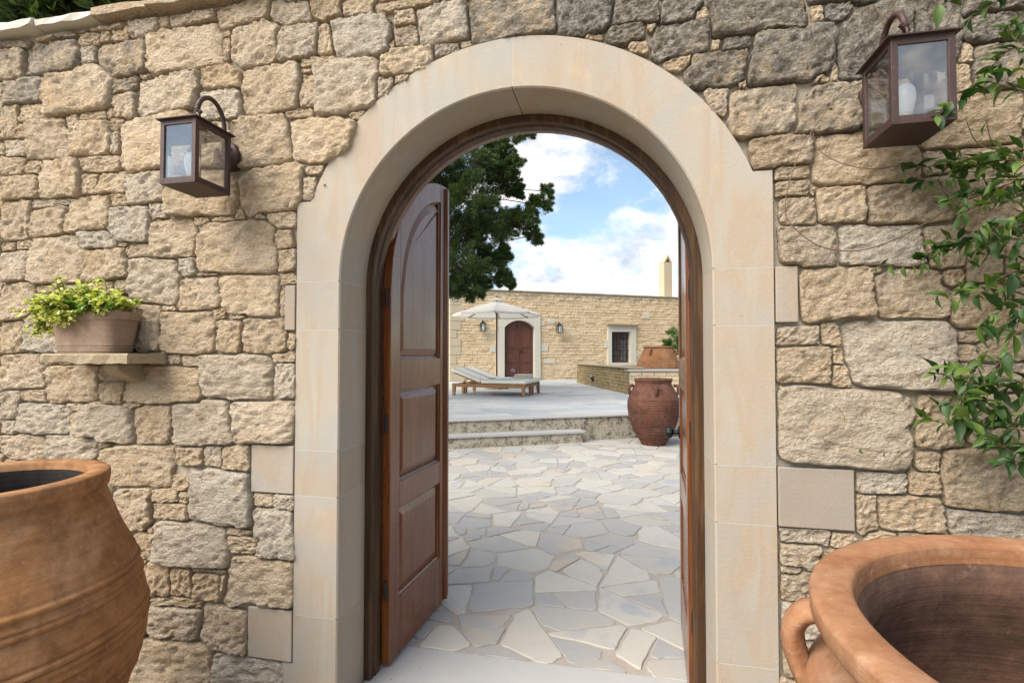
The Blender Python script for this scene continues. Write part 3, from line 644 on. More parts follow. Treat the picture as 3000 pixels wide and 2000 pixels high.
# ------------------------------------------------------------------ wooden gate: frame and two leaves
gate = thing('arched_wooden_gate', 'varnished brown wooden arched gate with both panelled leaves swung open inwards', 'gate', (0, 0.3, 0.0))
def frame_part(name, prof, mat, seg=40):
    # prof: list of (radius offset, y) closed section swept up jamb, round the arch, down the other jamb
    m = MB(); path = [(1, 0.0, None), (1, 0.6, None), (1, 1.2, None)]
    n = len(prof); rows = []
    for s_, z_ in [(1, 0.001), (1, 0.7), (1, 1.4)]: rows.append([(s_*p[0], p[1], z_) for p in prof])
    for k in range(seg+1):
        t = PI*k/seg; rows.append([(p[0]*math.cos(t), p[1], ZC+p[0]*math.sin(t)) for p in prof])
    for z_ in (1.4, 0.7, 0.001): rows.append([(-p[0], p[1], z_) for p in prof])
    vs = [q for r_ in rows for q in r_]
    fs = [(i*n+k, i*n+(k+1) % n, (i+1)*n+(k+1) % n, (i+1)*n+k) for i in range(len(rows)-1) for k in range(n)]
    m.add(vs, fs); return m.build(name, mat, gate, auto=math.radians(30))
frame_part('frame', [(0.7985, 0.245), (0.768, 0.245), (0.763, 0.249), (0.763, 0.285), (0.757, 0.290), (0.757, 0.335), (0.7985, 0.335)], 'weathered_walnut')
frame_part('rebate', [(0.80, 0.336), (0.772, 0.336), (0.772, 0.40), (0.80, 0.40)], 'varnished_walnut')
RL = 0.765
def leaf(hinge, tip, knob):
    H_ = np.array([*hinge, 0.0]); d = np.array([*tip, 0.0])-H_; LEN = np.linalg.norm(d); d /= LEN
    side = 1 if hinge[0] < 0 else -1
    nrm = np.array([d[1], -d[0], 0])*side     # points to the passage
    tf = lambda u, t, z: tuple(H_+d*u+nrm*t+np.array([0, 0, z]))
    top = lambda u, R=RL, off=0.0: ZC+math.sqrt(max(0, R*R-(RL-min(u, RL))**2))
    part = empty_part('door_leaf', gate, tf(0.4, 0, 0.015)); part['label'] = 'open gate leaf with three raised panels'+(' and black knob' if knob else ' and vertical meeting bead')
    TK = 0.045; zb = 0.018; u0, u1 = 0.105, LEN-0.115
    m = MB()
    us = [u0*k/6 for k in range(7)]
    m.prism([(0, zb)]+[(u0, zb)]+[(u, top(u)) for u in us[::-1]], 0, -TK, tf)      # hinge stile
    us = [u1+(LEN-u1)*k/5 for k in range(6)]
    m.prism([(u1, zb), (LEN, zb)]+[(u, top(u)) for u in us[::-1]], 0, -TK, tf)     # meeting stile
    rails = [(zb, 0.318), (0.785, 0.925), (1.410, 1.578)]
    for (a, b) in rails: m.prism([(u0, a), (u1, a), (u1, b), (u0, b)], -0.0006, -TK+0.0006, tf)
    us = [u0+(u1-u0)*k/14 for k in range(15)]; RI = RL-0.115
    ptop = lambda u: ZC+math.sqrt(max(0.0, RI*RI-(RL-min(u, RL))**2)) if (RL-u) < RI else ZC
    m.prism([(u, ptop(u)) for u in us]+[(u, top(u)) for u in us[::-1]], -0.0006, -TK+0.0006, tf)   # arched top rail
    m.build('leaf_frame', 'varnished_walnut', part, auto=math.radians(30), bevel=0.003)
    for (a, b) in [(0.318, 0.785), (0.925, 1.410), (1.578, None)]:
        m = MB()
        if b is None: ring = [(u0, a), (u1, a)]+[(u, ptop(u)) for u in us[::-1]]
        else: ring = [(u0, a), (u1, a), (u1, b), (u0, b)]
        c = np.mean(ring, 0); R_ = np.array(ring)
        def inset(dist):
            o = []
            n = len(R_)
            for i in range(n):
                p, q, r_ = R_[i-1], R_[i], R_[(i+1) % n]
                e1 = (q-p); e1 = e1/max(1e-9, np.linalg.norm(e1)); e2 = (r_-q); e2 = e2/max(1e-9, np.linalg.norm(e2))
                n1 = np.array([-e1[1], e1[0]]); n2 = np.array([-e2[1], e2[0]]); bb = n1+n2; bb = bb/max(0.3, np.linalg.norm(bb))
                o.append(q+bb*dist/max(0.5, (bb@n1)))
            return o
        loops = [(inset(-0.004), -0.006), (inset(0.010), -0.014), (inset(0.012), -0.024), (inset(0.055), -0.010), (inset(0.062), -0.010)]
        n = len(ring); vs = [tf(p[0], y, p[1]) for (lp, y) in loops for p in lp]
        fs = [(k*n+i, k*n+(i+1) % n, (k+1)*n+(i+1) % n, (k+1)*n+i) for k in range(len(loops)-1) for i in range(n)]
        fs.append(tuple(range((len(loops)-1)*n, len(loops)*n)))
        vb = [tf(p[0], -TK+0.008, p[1]) for p in loops[0][0]]; k0 = len(vs); vs += vb; fs.append(tuple(range(k0+n-1, k0-1, -1)))
        m.add(vs, fs); m.build('panel', 'varnished_walnut', part, auto=math.radians(18))
    if not knob:
        m = MB(); pr = [(-0.052, 0.0), (-0.050, 0.008), (-0.036, 0.013), (-0.022, 0.008), (-0.020, 0.002), (0.0, 0.002), (0.0, -0.03), (0.022, -0.03), (0.022, 0.006), (0.002, 0.010)]
        pr = [(-0.054, 0.001), (-0.050, 0.012), (-0.040, 0.018), (-0.028, 0.018), (-0.018, 0.012), (-0.012, 0.004), (0.016, 0.004), (0.016, -0.03), (-0.03, -0.03)]
        vs = [tf(LEN+p[0], p[1], z_) for z_ in (zb+0.01, 2.685) for p in pr]; n = len(pr)
        m.add(vs, [tuple(range(n)), tuple(range(n, 2*n))]+[(i, (i+1) % n, (i+1) % n+n, i+n) for i in range(n)])
        m.build('meeting_bead', 'varnished_walnut', part, auto=math.radians(50))
    for hz in (0.35, 1.2, 1.85):
        m = MB(); c0 = tf(-0.006, -0.02, hz); m.tube([c0, (c0[0], c0[1], hz+0.09)], 0.009, 10); m.build('hinge', 'black_iron', part, smooth=False)
    if knob:
        u = LEN-0.075; zk = 1.145
        k = MB(); o = np.array(tf(u, 0.0, zk)); nv = Vector(nrm); q = nv.to_track_quat('Z', 'Y').to_matrix()
        f3 = lambda x, y, z: tuple(o+np.array(q@Vector((x, y, z))))
        k.lathe([(0.0, 0.0), (0.037, 0.0), (0.037, 0.004), (0.030, 0.009), (0.016, 0.012), (0.014, 0.022), (0.0, 0.022)], 24, tf=f3); k.build('knob_rose', 'black_iron', part, auto=math.radians(35))
        k = MB(); k.lathe([(0.0, 0.018), (0.012, 0.018), (0.012, 0.034), (0.022, 0.038), (0.034, 0.046), (0.038, 0.058), (0.036, 0.072), (0.028, 0.080), (0.0, 0.082)], 8, tf=f3); k.build('knob', 'black_iron', part, auto=math.radians(25))
leaf((-0.715, 0.352), (-0.672, 1.115), False)
leaf((0.742, 0.352), (0.790, 1.116), True)

# ================================================================== WALL LANTERNS
def wall_lantern(sx, label):
    W = 0.089; yb_, yf = -0.10, -0.30; zb, zt = 2.325, 2.600; yc = (yb_+yf)/2
    t = thing('wall_lantern', label, 'lantern', (sx, 0.0, 2.545), 'brown iron lanterns either side of the gateway')
    m = MB(); m.box((sx-W, yf, zb), (sx+W, yb_, zb+0.006)); m.build('base_plate', 'brown_iron', t)
    # four corner posts + rails
    for (cx_, cy_) in [(-1, yf), (1, yf), (-1, yb_), (1, yb_)]:
        m = MB(); px = sx+cx_*(W-0.010); py = cy_+(0.010 if cy_ == yf else -0.010); m.box((px-0.010, py-0.010, zb+0.006), (px+0.010, py+0.010, zt)); m.build('corner_post', 'brown_iron', t, bevel=0.0015)
    for (z0_, z1_) in [(zb+0.0065, zb+0.026), (zt-0.022, zt-0.0005)]:
        for (p_, q_) in [((sx-W+0.020, yf+0.001, z0_), (sx+W-0.020, yf+0.013, z1_)), ((sx-W+0.020, yb_-0.013, z0_), (sx+W-0.020, yb_-0.001, z1_)), ((sx-W+0.001, yf+0.020, z0_), (sx-W+0.013, yb_-0.020, z1_)), ((sx+W-0.013, yf+0.020, z0_), (sx+W-0.001, yb_-0.020, z1_))]:
            m = MB(); m.box(p_, q_); m.build('rail', 'brown_iron', t)
    gl = [((sx-W+0.016, yf+0.006, zb+0.020), (sx+W-0.016, yf+0.008, zt-0.018)), ((sx-W+0.006, yf+0.016, zb+0.020), (sx-W+0.008, yb_-0.016, zt-0.018)),
          ((sx+W-0.008, yf+0.016, zb+0.020), (sx+W-0.006, yb_-0.016, zt-0.018)), ((sx-W+0.016, yb_-0.008, zb+0.020), (sx+W-0.016, yb_-0.006, zt-0.018))]
    for a, b in gl:
        m = MB(); (x0, y0_, z0_), (x1, y1_, z1_) = a, b
        if x1-x0 > y1_-y0_: m.add([(x0, y0_, z0_), (x1, y0_, z0_), (x1, y0_, z1_), (x0, y0_, z1_)], [(0, 1, 2, 3)])
        else: m.add([(x0, y0_, z0_), (x0, y1_, z0_), (x0, y1_, z1_), (x0, y0_, z1_)], [(0, 1, 2, 3)])
        m.build('glass_pane', 'lantern_glass', t)
    o = 0.014; m = MB()
    bt = [(sx-W-o, yf-o, zt), (sx+W+o, yf-o, zt), (sx+W+o, yb_+o, zt), (sx-W-o, yb_+o, zt)]
    m.add(bt+[(p[0], p[1], p[2]+0.004) for p in bt]+[(sx-0.02, yc-0.02, zt+0.045), (sx+0.02, yc-0.02, zt+0.045), (sx+0.02, yc+0.02, zt+0.045), (sx-0.02, yc+0.02, zt+0.045)],
          [(0, 1, 2, 3), (0, 1, 5, 4), (1, 2, 6, 5), (2, 3, 7, 6), (3, 0, 4, 7), (4, 5, 9, 8), (5, 6, 10, 9), (6, 7, 11, 10), (7, 4, 8, 11), (8, 9, 10, 11)])
    m.build('roof', 'brown_iron', t)
    # hook ring, bracket arm, wall plate
    m = MB(); n = 14; m.tube([(sx, yc+0.014*math.cos(2*PI*k/n), zt+0.062+0.020*math.sin(2*PI*k/n)) for k in range(n+1)], 0.0045, 6, False); m.tube([(sx-0.016, yc-0.004, zt+0.096), (sx+0.014, yc+0.006, zt+0.074)], 0.009, 8); m.build('hook', 'brown_iron', t)
    pts = [(sx, yc-0.006, 2.690)]
    for k in range(15):
        a = math.radians(165-k*11.8); pts.append((sx, -0.122+0.080*math.cos(a), 2.665+0.105*math.sin(a)))
    pts += [(sx, -0.046, 2.60), (sx, -0.042, 2.56)]
    m = MB(); m.tube(pts, 0.0105, 10); m.build('bracket_arm', 'brown_iron', t, smooth=True)
    m = MB(); f3 = lambda x, y, z: (sx+x, -0.030-z, 2.545+y)
    m.lathe([(0.068, -0.045), (0.068, 0.0), (0.064, 0.006), (0.045, 0.012), (0.0, 0.014)], 32, tf=f3); m.build('wall_plate', 'brown_iron', t, auto=math.radians(30))
    for a in (0.6, 2.5, 4.2):
        m = MB(); m.lathe([(0.006, 0.0), (0.006, 0.013), (0.0, 0.015)], 8, tf=lambda x, y, z, a=a: (sx+0.045*math.cos(a)+x, -0.033-z, 2.545+0.045*math.sin(a)+y)); m.build('screw', 'bulb_metal' if a < 1 else 'black_iron', t)
    c = (sx-0.012, yc-0.01, 0)
    m = MB(); m.lathe([(0.0155, zb+0.007), (0.0155, zb+0.022), (0.0175, zb+0.024), (0.0155, zb+0.027), (0.0175, zb+0.031), (0.0155, zb+0.034), (0.0175, zb+0.038), (0.0155, zb+0.041), (0.017, zb+0.047)], 20, c); b = m.build('bulb_socket', 'bulb_metal', t, smooth=True)
    m = MB(); m.lathe([(0.017, zb+0.046), (0.021, zb+0.062), (0.0212, zb+0.066)], 20, c); m.build('bulb_collar', 'bulb_collar', t, smooth=True)
    m = MB(); m.lathe([(0.0212, zb+0.066), (0.027, zb+0.085), (0.032, zb+0.108), (0.033, zb+0.128), (0.030, zb+0.146), (0.022, zb+0.158), (0.010, zb+0.164), (0.0, zb+0.165)], 24, c); m.build('bulb', 'bulb_glass', t, smooth=True)
wall_lantern(-1.385, 'square brown iron lantern on the plain stretch of wall, above the potted plant')
wall_lantern(1.378, 'square brown iron lantern on the wall beside the climbing vine')

# ================================================================== SHELF AND WINDOW BOX
m = MB(); n = 12; rows = []
for k in range(n+1):
    x = -2.225+(0.492)*k/n; j = lambda a: rng.uniform(-a, a); th_ = 0.0 if k > 3 else 0.004
    rows += [(x, -0.208+j(.006), 1.560+j(.006)+th_), (x, -0.212+j(.006), 1.598+j(.003)), (x, -0.200, 1.6045), (x, 0.06, 1.6045), (x, 0.06, 1.558)]
m.add(rows, [(e*5+q, e*5+(q+1) % 5, e*5+5+(q+1) % 5, e*5+5+q) for e in range(n) for q in range(5)]+[(0, 1, 2, 3, 4), (n*5+4, n*5+3, n*5+2, n*5+1, n*5)])
sh = thing('stone_shelf', 'rough stone slab shelf jutting from the wall on a corbel, holding the window box', 'shelf', (-1.98, 0.0, 1.558))
m.build('shelf_slab', 'shelf_stone', sh)
m = MB(); pr = [(0.05, 1.555), (-0.135, 1.555), (-0.130, 1.525), (-0.075, 1.49), (-0.02, 1.470), (0.05, 1.46)]
vs = [(xx+rng.uniform(-.006, .006), p[0], p[1]) for xx in (-1.955, -1.91, -1.87) for p in pr]; n = len(pr)
m.add(vs, [(k*n+i, k*n+(i+1) % n, (k+1)*n+(i+1) % n, (k+1)*n+i) for k in range(2) for i in range(n)]+[tuple(range(n)), tuple(range(2*n, 3*n))]); m.build('corbel', 'shelf_stone', sh, bevel=0.008)

pl = thing('window_box', 'brown clay window box full of yellow-green variegated trailing plants on the stone shelf', 'planter', (-2.03, -0.115, 1.605))
def oblong(ax, ay, n=40, p=4.0):
    o = []
    for k in range(n):
        a = 2*PI*k/n; c_, s_ = math.cos(a), math.sin(a); o.append((ax*math.copysign(abs(c_)**(2/p), c_), ay*math.copysign(abs(s_)**(2/p), s_)))
    return o
prof = [(0.80, 0.0), (0.815, 0.003), (0.825, 0.010), (0.842, 0.012), (0.842, 0.018), (0.828, 0.021), (0.85, 0.024), (0.85, 0.030), (0.838, 0.033), (0.862, 0.036), (0.862, 0.042), (0.855, 0.046), (0.905, 0.095), (0.950, 0.150), (0.955, 0.152), (0.985, 0.156), (1.0, 0.158), (1.0, 0.192), (0.985, 0.197), (0.95, 0.197), (0.93, 0.19), (0.90, 0.15)]
m = MB(); vs = []; n = 40; base = oblong(0.200, 0.096)
for (s_, z_) in prof: vs += [(-2.03+p[0]*s_, -0.108+p[1]*(s_ if s_ > 0.8 else 0.8), 1.605+z_) for p in base]
m.add(vs, [(k*n+i, k*n+(i+1) % n, (k+1)*n+(i+1) % n, (k+1)*n+i) for k in range(len(prof)-1) for i in range(n)]+[tuple(range(n))]); m.build('box', 'planter_clay', pl, auto=math.radians(40))
m = MB(); m.add([(-2.03+p[0]*0.93, -0.108+p[1]*0.93, 1.605+0.170) for p in base], [tuple(range(n))]); m.build('soil', 'soil', pl)
def leaf_geo(m, o, d, up, L, W, fold=0.25, curl=0.2, seg=3):
    d = d.normalized(); s_ = d.cross(up)
    if s_.length < 1e-3: s_ = d.cross(Vector((1, 0, 0)))
    s_.normalize(); u = s_.cross(d).normalized(); vs = []; fs = []
    ws = [0.12, 0.85, 0.9, 0.0] if seg == 3 else [0.10, 0.62, 1.0, 0.88, 0.45, 0.0]
    k = len(ws)-1
    for i, w_ in enumerate(ws):
        t = i/k; c = o+d*L*t-u*L*curl*t*t
        for q in (-1, 0, 1): vs.append(tuple(c+s_*q*W*w_/2+u*abs(q)*W*w_*fold))
    for i in range(k): fs += [(i*3, i*3+1, i*3+4, i*3+3), (i*3+1, i*3+2, i*3+5, i*3+4)]
    m.add(vs, fs)
r2 = random.Random(11)
fo = MB(); gr = MB(); stem = MB()
def sprig(base_, dirv, L, nl, ls, mb):
    p = Vector(base_); d = Vector(dirv).normalized(); pts = [tuple(p)]
    for k in range(nl):
        d = (d+Vector((r2.uniform(-.35, .35), r2.uniform(-.35, .35), r2.uniform(-.30, .12)))).normalized(); p = p+d*L/nl
        if p.y > -0.045: p.y = -0.045
        pts.append(tuple(p))
        for q in range(3):
            a = Vector((r2.uniform(-1, 1), r2.uniform(-1, 0.4), r2.uniform(-.3, .9))); leaf_geo(mb, p, a, Vector((0, -.4, 1)), ls*r2.uniform(.7, 1.25), ls*.72*r2.uniform(.8, 1.1), 0.2, 0.3, 3)
    stem.tube(pts, 0.0018, 4, False)
for k in range(170):
    x = -2.03+r2.uniform(-0.19, 0.18); y = -0.108+r2.uniform(-0.085, 0.05); hgt = 0.06+0.05*math.exp(-((x+2.065)/0.12)**2)
    sprig((x, y, 1.79), (r2.uniform(-.6, .6), r2.uniform(-.8, .2), 1.0), hgt*r2.uniform(0.6, 1.7), 5, 0.030, fo)
for k in range(34):   # trailing over the left end
    x = -2.20+r2.uniform(-0.03, 0.06); sprig((x, -0.13+r2.uniform(-.06, .05), 1.80), (-1.0, r2.uniform(-.5, .2), r2.uniform(-.4, .5)), r2.uniform(.06, .16), 6, 0.023, fo)
for k in range(16):
    p0 = Vector((-2.262+r2.uniform(-.03, .03), -0.13+r2.uniform(-.05, .04), 1.79)); sprig(p0, (r2.uniform(-.4, .2), -.2, -1.0), r2.uniform(.08, .14), 6, 0.022, fo)
for k in range(34):   # front fall
    x = -2.105+r2.gauss(0, 0.06); sprig((x, -0.185, 1.80), (r2.uniform(-.3, .3), -0.7, r2.uniform(-.7, .1)), r2.uniform(.04, .09), 5, 0.022, fo)
for k in range(12):   # tall sprigs
    x = -2.125+r2.gauss(0, 0.05); sprig((x, -0.11, 1.80), (r2.uniform(-.2, .2), -.1, 1), r2.uniform(.10, .15), 7, 0.017, fo)
for k in range(22):
    x = -1.975+r2.gauss(0, 0.06); sprig((x, -0.17, 1.80), (r2.uniform(-.5, .6), -.7, .6), r2.uniform(.03, .07), 2, 0.040, gr)
fo.build('variegated_foliage', 'variegated_leaf', pl, kind='stuff', recalc=False, smooth=True); gr.build('green_foliage', 'mint_leaf', pl, kind='stuff', recalc=False, smooth=True); stem.build('stems', 'vine_bark', pl, recalc=False)

# ================================================================== LARGE TERRACOTTA JARS
def sil(X, Z, pts, sgn):
    out = []
    for (px, py) in pts:
        mm = (px-1500)/FPX; r = abs(X-mm*Z)/math.sqrt(1+mm*mm); zt = Z+r*abs(mm)/math.sqrt(1+mm*mm); out.append((r, 1.6-(py-1038)/FPX*zt))
    return out
def smooth_prof(p, n=3):
    out = []
    for i in range(len(p)-1):
        p0, p1, p2, p3 = p[max(i-1, 0)], p[i], p[i+1], p[min(i+2, len(p)-1)]
        for k in range(n):
            t = k/n; f = lambda a, b, c, d: 0.5*((2*b)+(-a+c)*t+(2*a-5*b+4*c-d)*t*t+(-a+3*b-3*c+d)*t**3)
            out.append((f(p0[0], p1[0], p2[0], p3[0]), f(p0[1], p1[1], p2[1], p3[1])))
    return out+[p[-1]]
def camXZ(X, Z): return np.array([CAM[0], CAM[1], 0])+np.array([math.cos(TH), math.sin(TH), 0])*X+np.array([-math.sin(TH), math.cos(TH), 0])*Z
# --- left jar
h = 0.42; X_, Z_ = -4.307*h, (4.97-0.8345)*h; rim = 0.8345*h; zr = 1.6-h; c = camXZ(X_+0.012, Z_)
jar = thing('terracotta_jar', 'weathered brown terracotta storage jar with ridged bands, standing below the window box', 'jar', (c[0], c[1], -0.12), 'large terracotta jars outside the gateway')
sp = sil(X_, Z_, [(340, 1480), (365, 1530), (398, 1580)], -1)
def ridge(r, z, a=0.010, w_=0.008): return [(r, z+w_*1.6), (r+a*0.7, z+w_*0.8), (r+a, z), (r+a*0.6, z-w_*0.9), (r-0.001, z-w_*1.4)]
R1 = sil(X_, Z_, [(414, 1610), (425, 1648), (443, 1728), (442, 1765), (425, 1862), (415, 1895)], -1)
body = [(rim-0.012, zr-0.062), (rim-0.010, zr-0.075)]+[(rim-0.004, zr-0.09)]+sp
shoulder = smooth_prof([(rim-0.014, zr-0.064), (rim-0.006, zr-0.085), sp[0], sp[1], sp[2], (R1[0][0]-0.008, R1[0][1]+0.012)], 4)
mid1 = smooth_prof([(R1[0][0]-0.006, R1[0][1]-0.014), (R1[1][0]-0.007, R1[1][1]+0.016)], 4); mid2 = smooth_prof([(R1[1][0]-0.006, R1[1][1]-0.014), ((R1[1][0]+R1[2][0])/2-0.003, (R1[1][1]+R1[2][1])/2), (R1[2][0]-0.008, R1[2][1]+0.016)], 4)
mid3 = [(R1[2][0]-0.007, R1[2][1]-0.014), (R1[3][0]-0.007, R1[3][1]+0.014)]
mid4 = smooth_prof([(R1[3][0]-0.007, R1[3][1]-0.014), ((R1[3][0]+R1[4][0])/2+0.004, (R1[3][1]+R1[4][1])/2), (R1[4][0]-0.007, R1[4][1]+0.014)], 4)
zb_ = R1[5][1]
low = smooth_prof([(R1[5][0]-0.008, zb_-0.014), (R1[5][0]-0.05, zb_-0.13), (R1[5][0]-0.13, zb_-0.30), (0.215, 0.03), (0.205, -0.119)], 4)
P = [(rim-0.068, zr-0.03), (rim-0.064, zr-0.008), (rim-0.058, zr-0.001), (rim-0.03, zr+0.001), (rim-0.006, zr-0.001), (rim, zr-0.007), (rim+0.001, zr-0.03), (rim-0.003, zr-0.055), (rim-0.012, zr-0.062)]+shoulder+ridge(R1[0][0]-0.008, R1[0][1])+mid1+ridge(R1[1][0]-0.009, R1[1][1])+mid2+ridge(R1[2][0]-0.01, R1[2][1], 0.012, 0.010)+mid3+ridge(R1[3][0]-0.009, R1[3][1])+mid4+ridge(R1[4][0]-0.009, R1[4][1])+[(R1[5][0]-0.006, R1[5][1]+0.012)]+ridge(R1[5][0]-0.009, R1[5][1])+low
m = MB(); m.lathe(P, 120, (c[0], c[1], 0), 0.006); m.disc(0.205, -0.119, 120, c); m.build('body', 'old_terracotta', jar, smooth=True)
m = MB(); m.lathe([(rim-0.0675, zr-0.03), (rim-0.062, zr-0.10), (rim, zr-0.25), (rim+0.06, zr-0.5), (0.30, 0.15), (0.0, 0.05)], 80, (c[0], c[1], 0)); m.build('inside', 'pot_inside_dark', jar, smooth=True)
# --- right jar
h = 0.34; X_, Z_ = 2.370*h, 1.688*h; rim = 1.219*h; zr = 1.6-h; c2 = camXZ(X_, Z_)
jar2 = thing('terracotta_jar', 'wide-mouthed pale orange terracotta jar with a loop handle, standing below the climbing vine', 'jar', (c2[0], c2[1], -0.12), 'large terracotta jars outside the gateway')
sp = sil(X_, Z_, [(2366, 1790), (2352, 1835), (2323, 1900), (2293, 1970)], 1); ri = 1.052*h
nk = rim-0.045
P = [(ri-0.004, zr-0.035), (ri-0.001, zr-0.010), (ri+0.002, zr-0.003), (ri+0.008, zr), (rim-0.008, zr-0.001), (rim-0.002, zr-0.004), (rim, zr-0.010), (rim-0.001, zr-0.030), (rim-0.006, zr-0.038), (rim-0.022, zr-0.046), (nk+0.002, zr-0.056)]
bz = sp[-1]; P += smooth_prof([(nk, zr-0.062), (nk+0.002, zr-0.085), (sp[1][0], zr-0.13), (sp[2][0]+0.004, zr-0.18)], 5)
P += [(sp[2][0]+0.008, zr-0.188), (sp[2][0]+0.008, zr-0.194), (sp[2][0]+0.006, zr-0.20)]
P += smooth_prof([(sp[2][0]+0.010, zr-0.203), (sp[3][0]+0.006, zr-0.25), (sp[3][0]+0.055, zr-0.38), (sp[3][0]+0.075, zr-0.55), (sp[3][0]+0.04, zr-0.75), (0.36, zr-1.0), (0.27, -0.02), (0.26, -0.119)], 5)
m = MB(); m.lathe(P, 140, (c2[0], c2[1], 0), 0.004); m.disc(0.26, -0.119, 140, c2); m.build('body', 'pale_terracotta', jar2, smooth=True)
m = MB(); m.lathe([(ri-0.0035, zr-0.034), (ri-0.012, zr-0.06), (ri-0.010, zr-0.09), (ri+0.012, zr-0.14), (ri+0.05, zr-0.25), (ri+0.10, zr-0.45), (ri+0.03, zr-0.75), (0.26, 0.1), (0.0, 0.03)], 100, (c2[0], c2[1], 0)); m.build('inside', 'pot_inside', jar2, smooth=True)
for sg in (1, -1):
    # strap handle on the side facing the gateway, and its twin opposite
    u = np.array([-math.cos(TH-0.60), -math.sin(TH-0.60), 0])*sg; tdir = np.array([-u[1], u[0], 0]); up_ = np.array([0, 0, 1.0])
    path = [(nk-0.01, zr-0.058), (nk+0.028, zr-0.054), (nk+0.054, zr-0.064), (nk+0.068, zr-0.088), (nk+0.067, zr-0.118), (nk+0.056, zr-0.150), (nk+0.042, zr-0.180), (nk+0.036, zr-0.215)]
    path = smooth_prof(path, 3); m = MB(); vs = []; n = len(path); sg_ = 10
    for i, (r_, z_) in enumerate(path):
        a = np.array(path[min(i+1, n-1)])-np.array(path[max(i-1, 0)]); a = a/np.linalg.norm(a); nn = u*(-a[1])+up_*a[0]
        ctr = np.array([c2[0], c2[1], 0])+u*r_+up_*z_; wd = 0.030+0.008*abs(2*i/(n-1)-1)**2
        for k in range(sg_):
            t_ = 2*PI*k/sg_; vs.append(ctr+tdir*wd*math.cos(t_)+nn*0.014*math.sin(t_)*(1-0.25*math.cos(2*t_)))
    m.add(vs, [(i*sg_+k, i*sg_+(k+1) % sg_, (i+1)*sg_+(k+1) % sg_, (i+1)*sg_+k) for i in range(n-1) for k in range(sg_)]); m.build('handle', 'pale_terracotta', jar2, smooth=True)

# ================================================================== CLIMBING VINE
vine = thing('climbing_vine', 'leafy green climbing vine trailing over the wall and the lantern', 'vine', (2.35, -0.1, -0.12))
r3 = random.Random(5)
LEAFME = []
for v in range(5):
    m = MB(); leaf_geo(m, Vector((0, 0, 0)), Vector((1, 0, 0)), Vector((0, 0, 1)), 1.0, 0.34+0.035*v, 0.16+0.05*v, 0.08+0.09*v, 6)
    me = bpy.data.meshes.new('leaf'); me.from_pydata(m.v, [], m.f); me.materials.append(MATS['vine_leaf']); me.polygons.foreach_set('use_smooth', [True]*len(me.polygons)); LEAFME.append(me)
leafcount = 0; extra = MB(); vst = MB()
def add_leaf(p, d, L):
    global leafcount
    d = Vector(d).normalized(); q = d.to_track_quat('X', 'Z').to_matrix().to_4x4()@Matrix.Rotation(r3.uniform(-1.0, 1.0), 4, 'X')
    px, py = px_of(p)
    if leafcount < 297 and px < 3010 and py > -10:
        o = bpy.data.objects.new('leaf', LEAFME[r3.randrange(5)]); col.objects.link(o); o.parent = vine
        M_ = q.copy(); M_.translation = Vector(p)-Vector(WL[vine.name]); o.matrix_local = M_@Matrix.Diagonal((L, L, L, 1)); leafcount += 1
    else:
        sv_ = q.to_3x3(); me = LEAFME[r3.randrange(5)]
        extra.add([tuple(Vector(p)+sv_@(v.co*L)) for v in me.vertices], [tuple(f.vertices) for f in me.polygons])
def P3(x, y, off): return Vector(onwall(x, y, -off))
def twig(pix, offs, r0=0.0035, r1=0.0015, leaves=0, ls=0.06, spread=1.0):
    pts = [P3(x, y, offs[min(i, len(offs)-1)]) for i, (x, y) in enumerate(pix)]
    sm = []
    for i in range(len(pts)-1):
        p0, p1, p2, p3_ = pts[max(i-1, 0)], pts[i], pts[i+1], pts[min(i+2, len(pts)-1)]
        for k in range(5):
            t = k/5; sm.append(0.5*((2*p1)+(-p0+p2)*t+(2*p0-5*p1+4*p2-p3_)*t*t+(-p0+3*p1-3*p2+p3_)*t**3))
    sm.append(pts[-1]); n = len(sm)
    vst.tube([tuple(p) for p in sm], [r0+(r1-r0)*i/(n-1) for i in range(n)], 5)
    for k in range(leaves):
        i = min(n-2, int((k+r3.random())*(n-1)/leaves)); t = (sm[i+1]-sm[i]).normalized(); a = r3.uniform(0, 2*PI)
        s_ = Vector((math.cos(a), r3.uniform(-0.9, 0.15), math.sin(a)*0.9-0.15)); add_leaf(sm[i], t*0.5+s_*spread, ls*r3.uniform(0.5, 1.3))
    return sm
# bare runners
twig([(3010,520),(2900,560),(2800,600),(2700,660),(2600,710),(2500,735),(2400,720),(2320,660),(2300,600),(2330,480),(2370,400),(2410,340),(2470,270),(2545,235)], [0.10,0.08,0.06,0.06], 0.003, 0.0013, 0)
twig([(2660,480),(2560,495),(2470,480),(2400,440),(2382,390)], [0.07], 0.0022, 0.0012)
twig([(3010,1300),(2900,1303),(2720,1310),(2620,1325),(2500,1310),(2410,1285),(2475,1230),(2440,1180)], [0.06], 0.002, 0.001)
for (x, y) in [(2440,300),(2440,320),(2400,355),(2515,245)]:
    add_leaf(P3(x, y, 0.06), (r3.uniform(-1, 1), -.5, r3.uniform(-.6, .6)), 0.022)
for (x, y) in [(2520,1313),(2530,1330),(2590,1325),(2635,1318),(2705,1300),(2770,1315)]: add_leaf(P3(x, y, 0.06), (r3.uniform(-1, 1), -.4, r3.uniform(-1, 1)), 0.02)
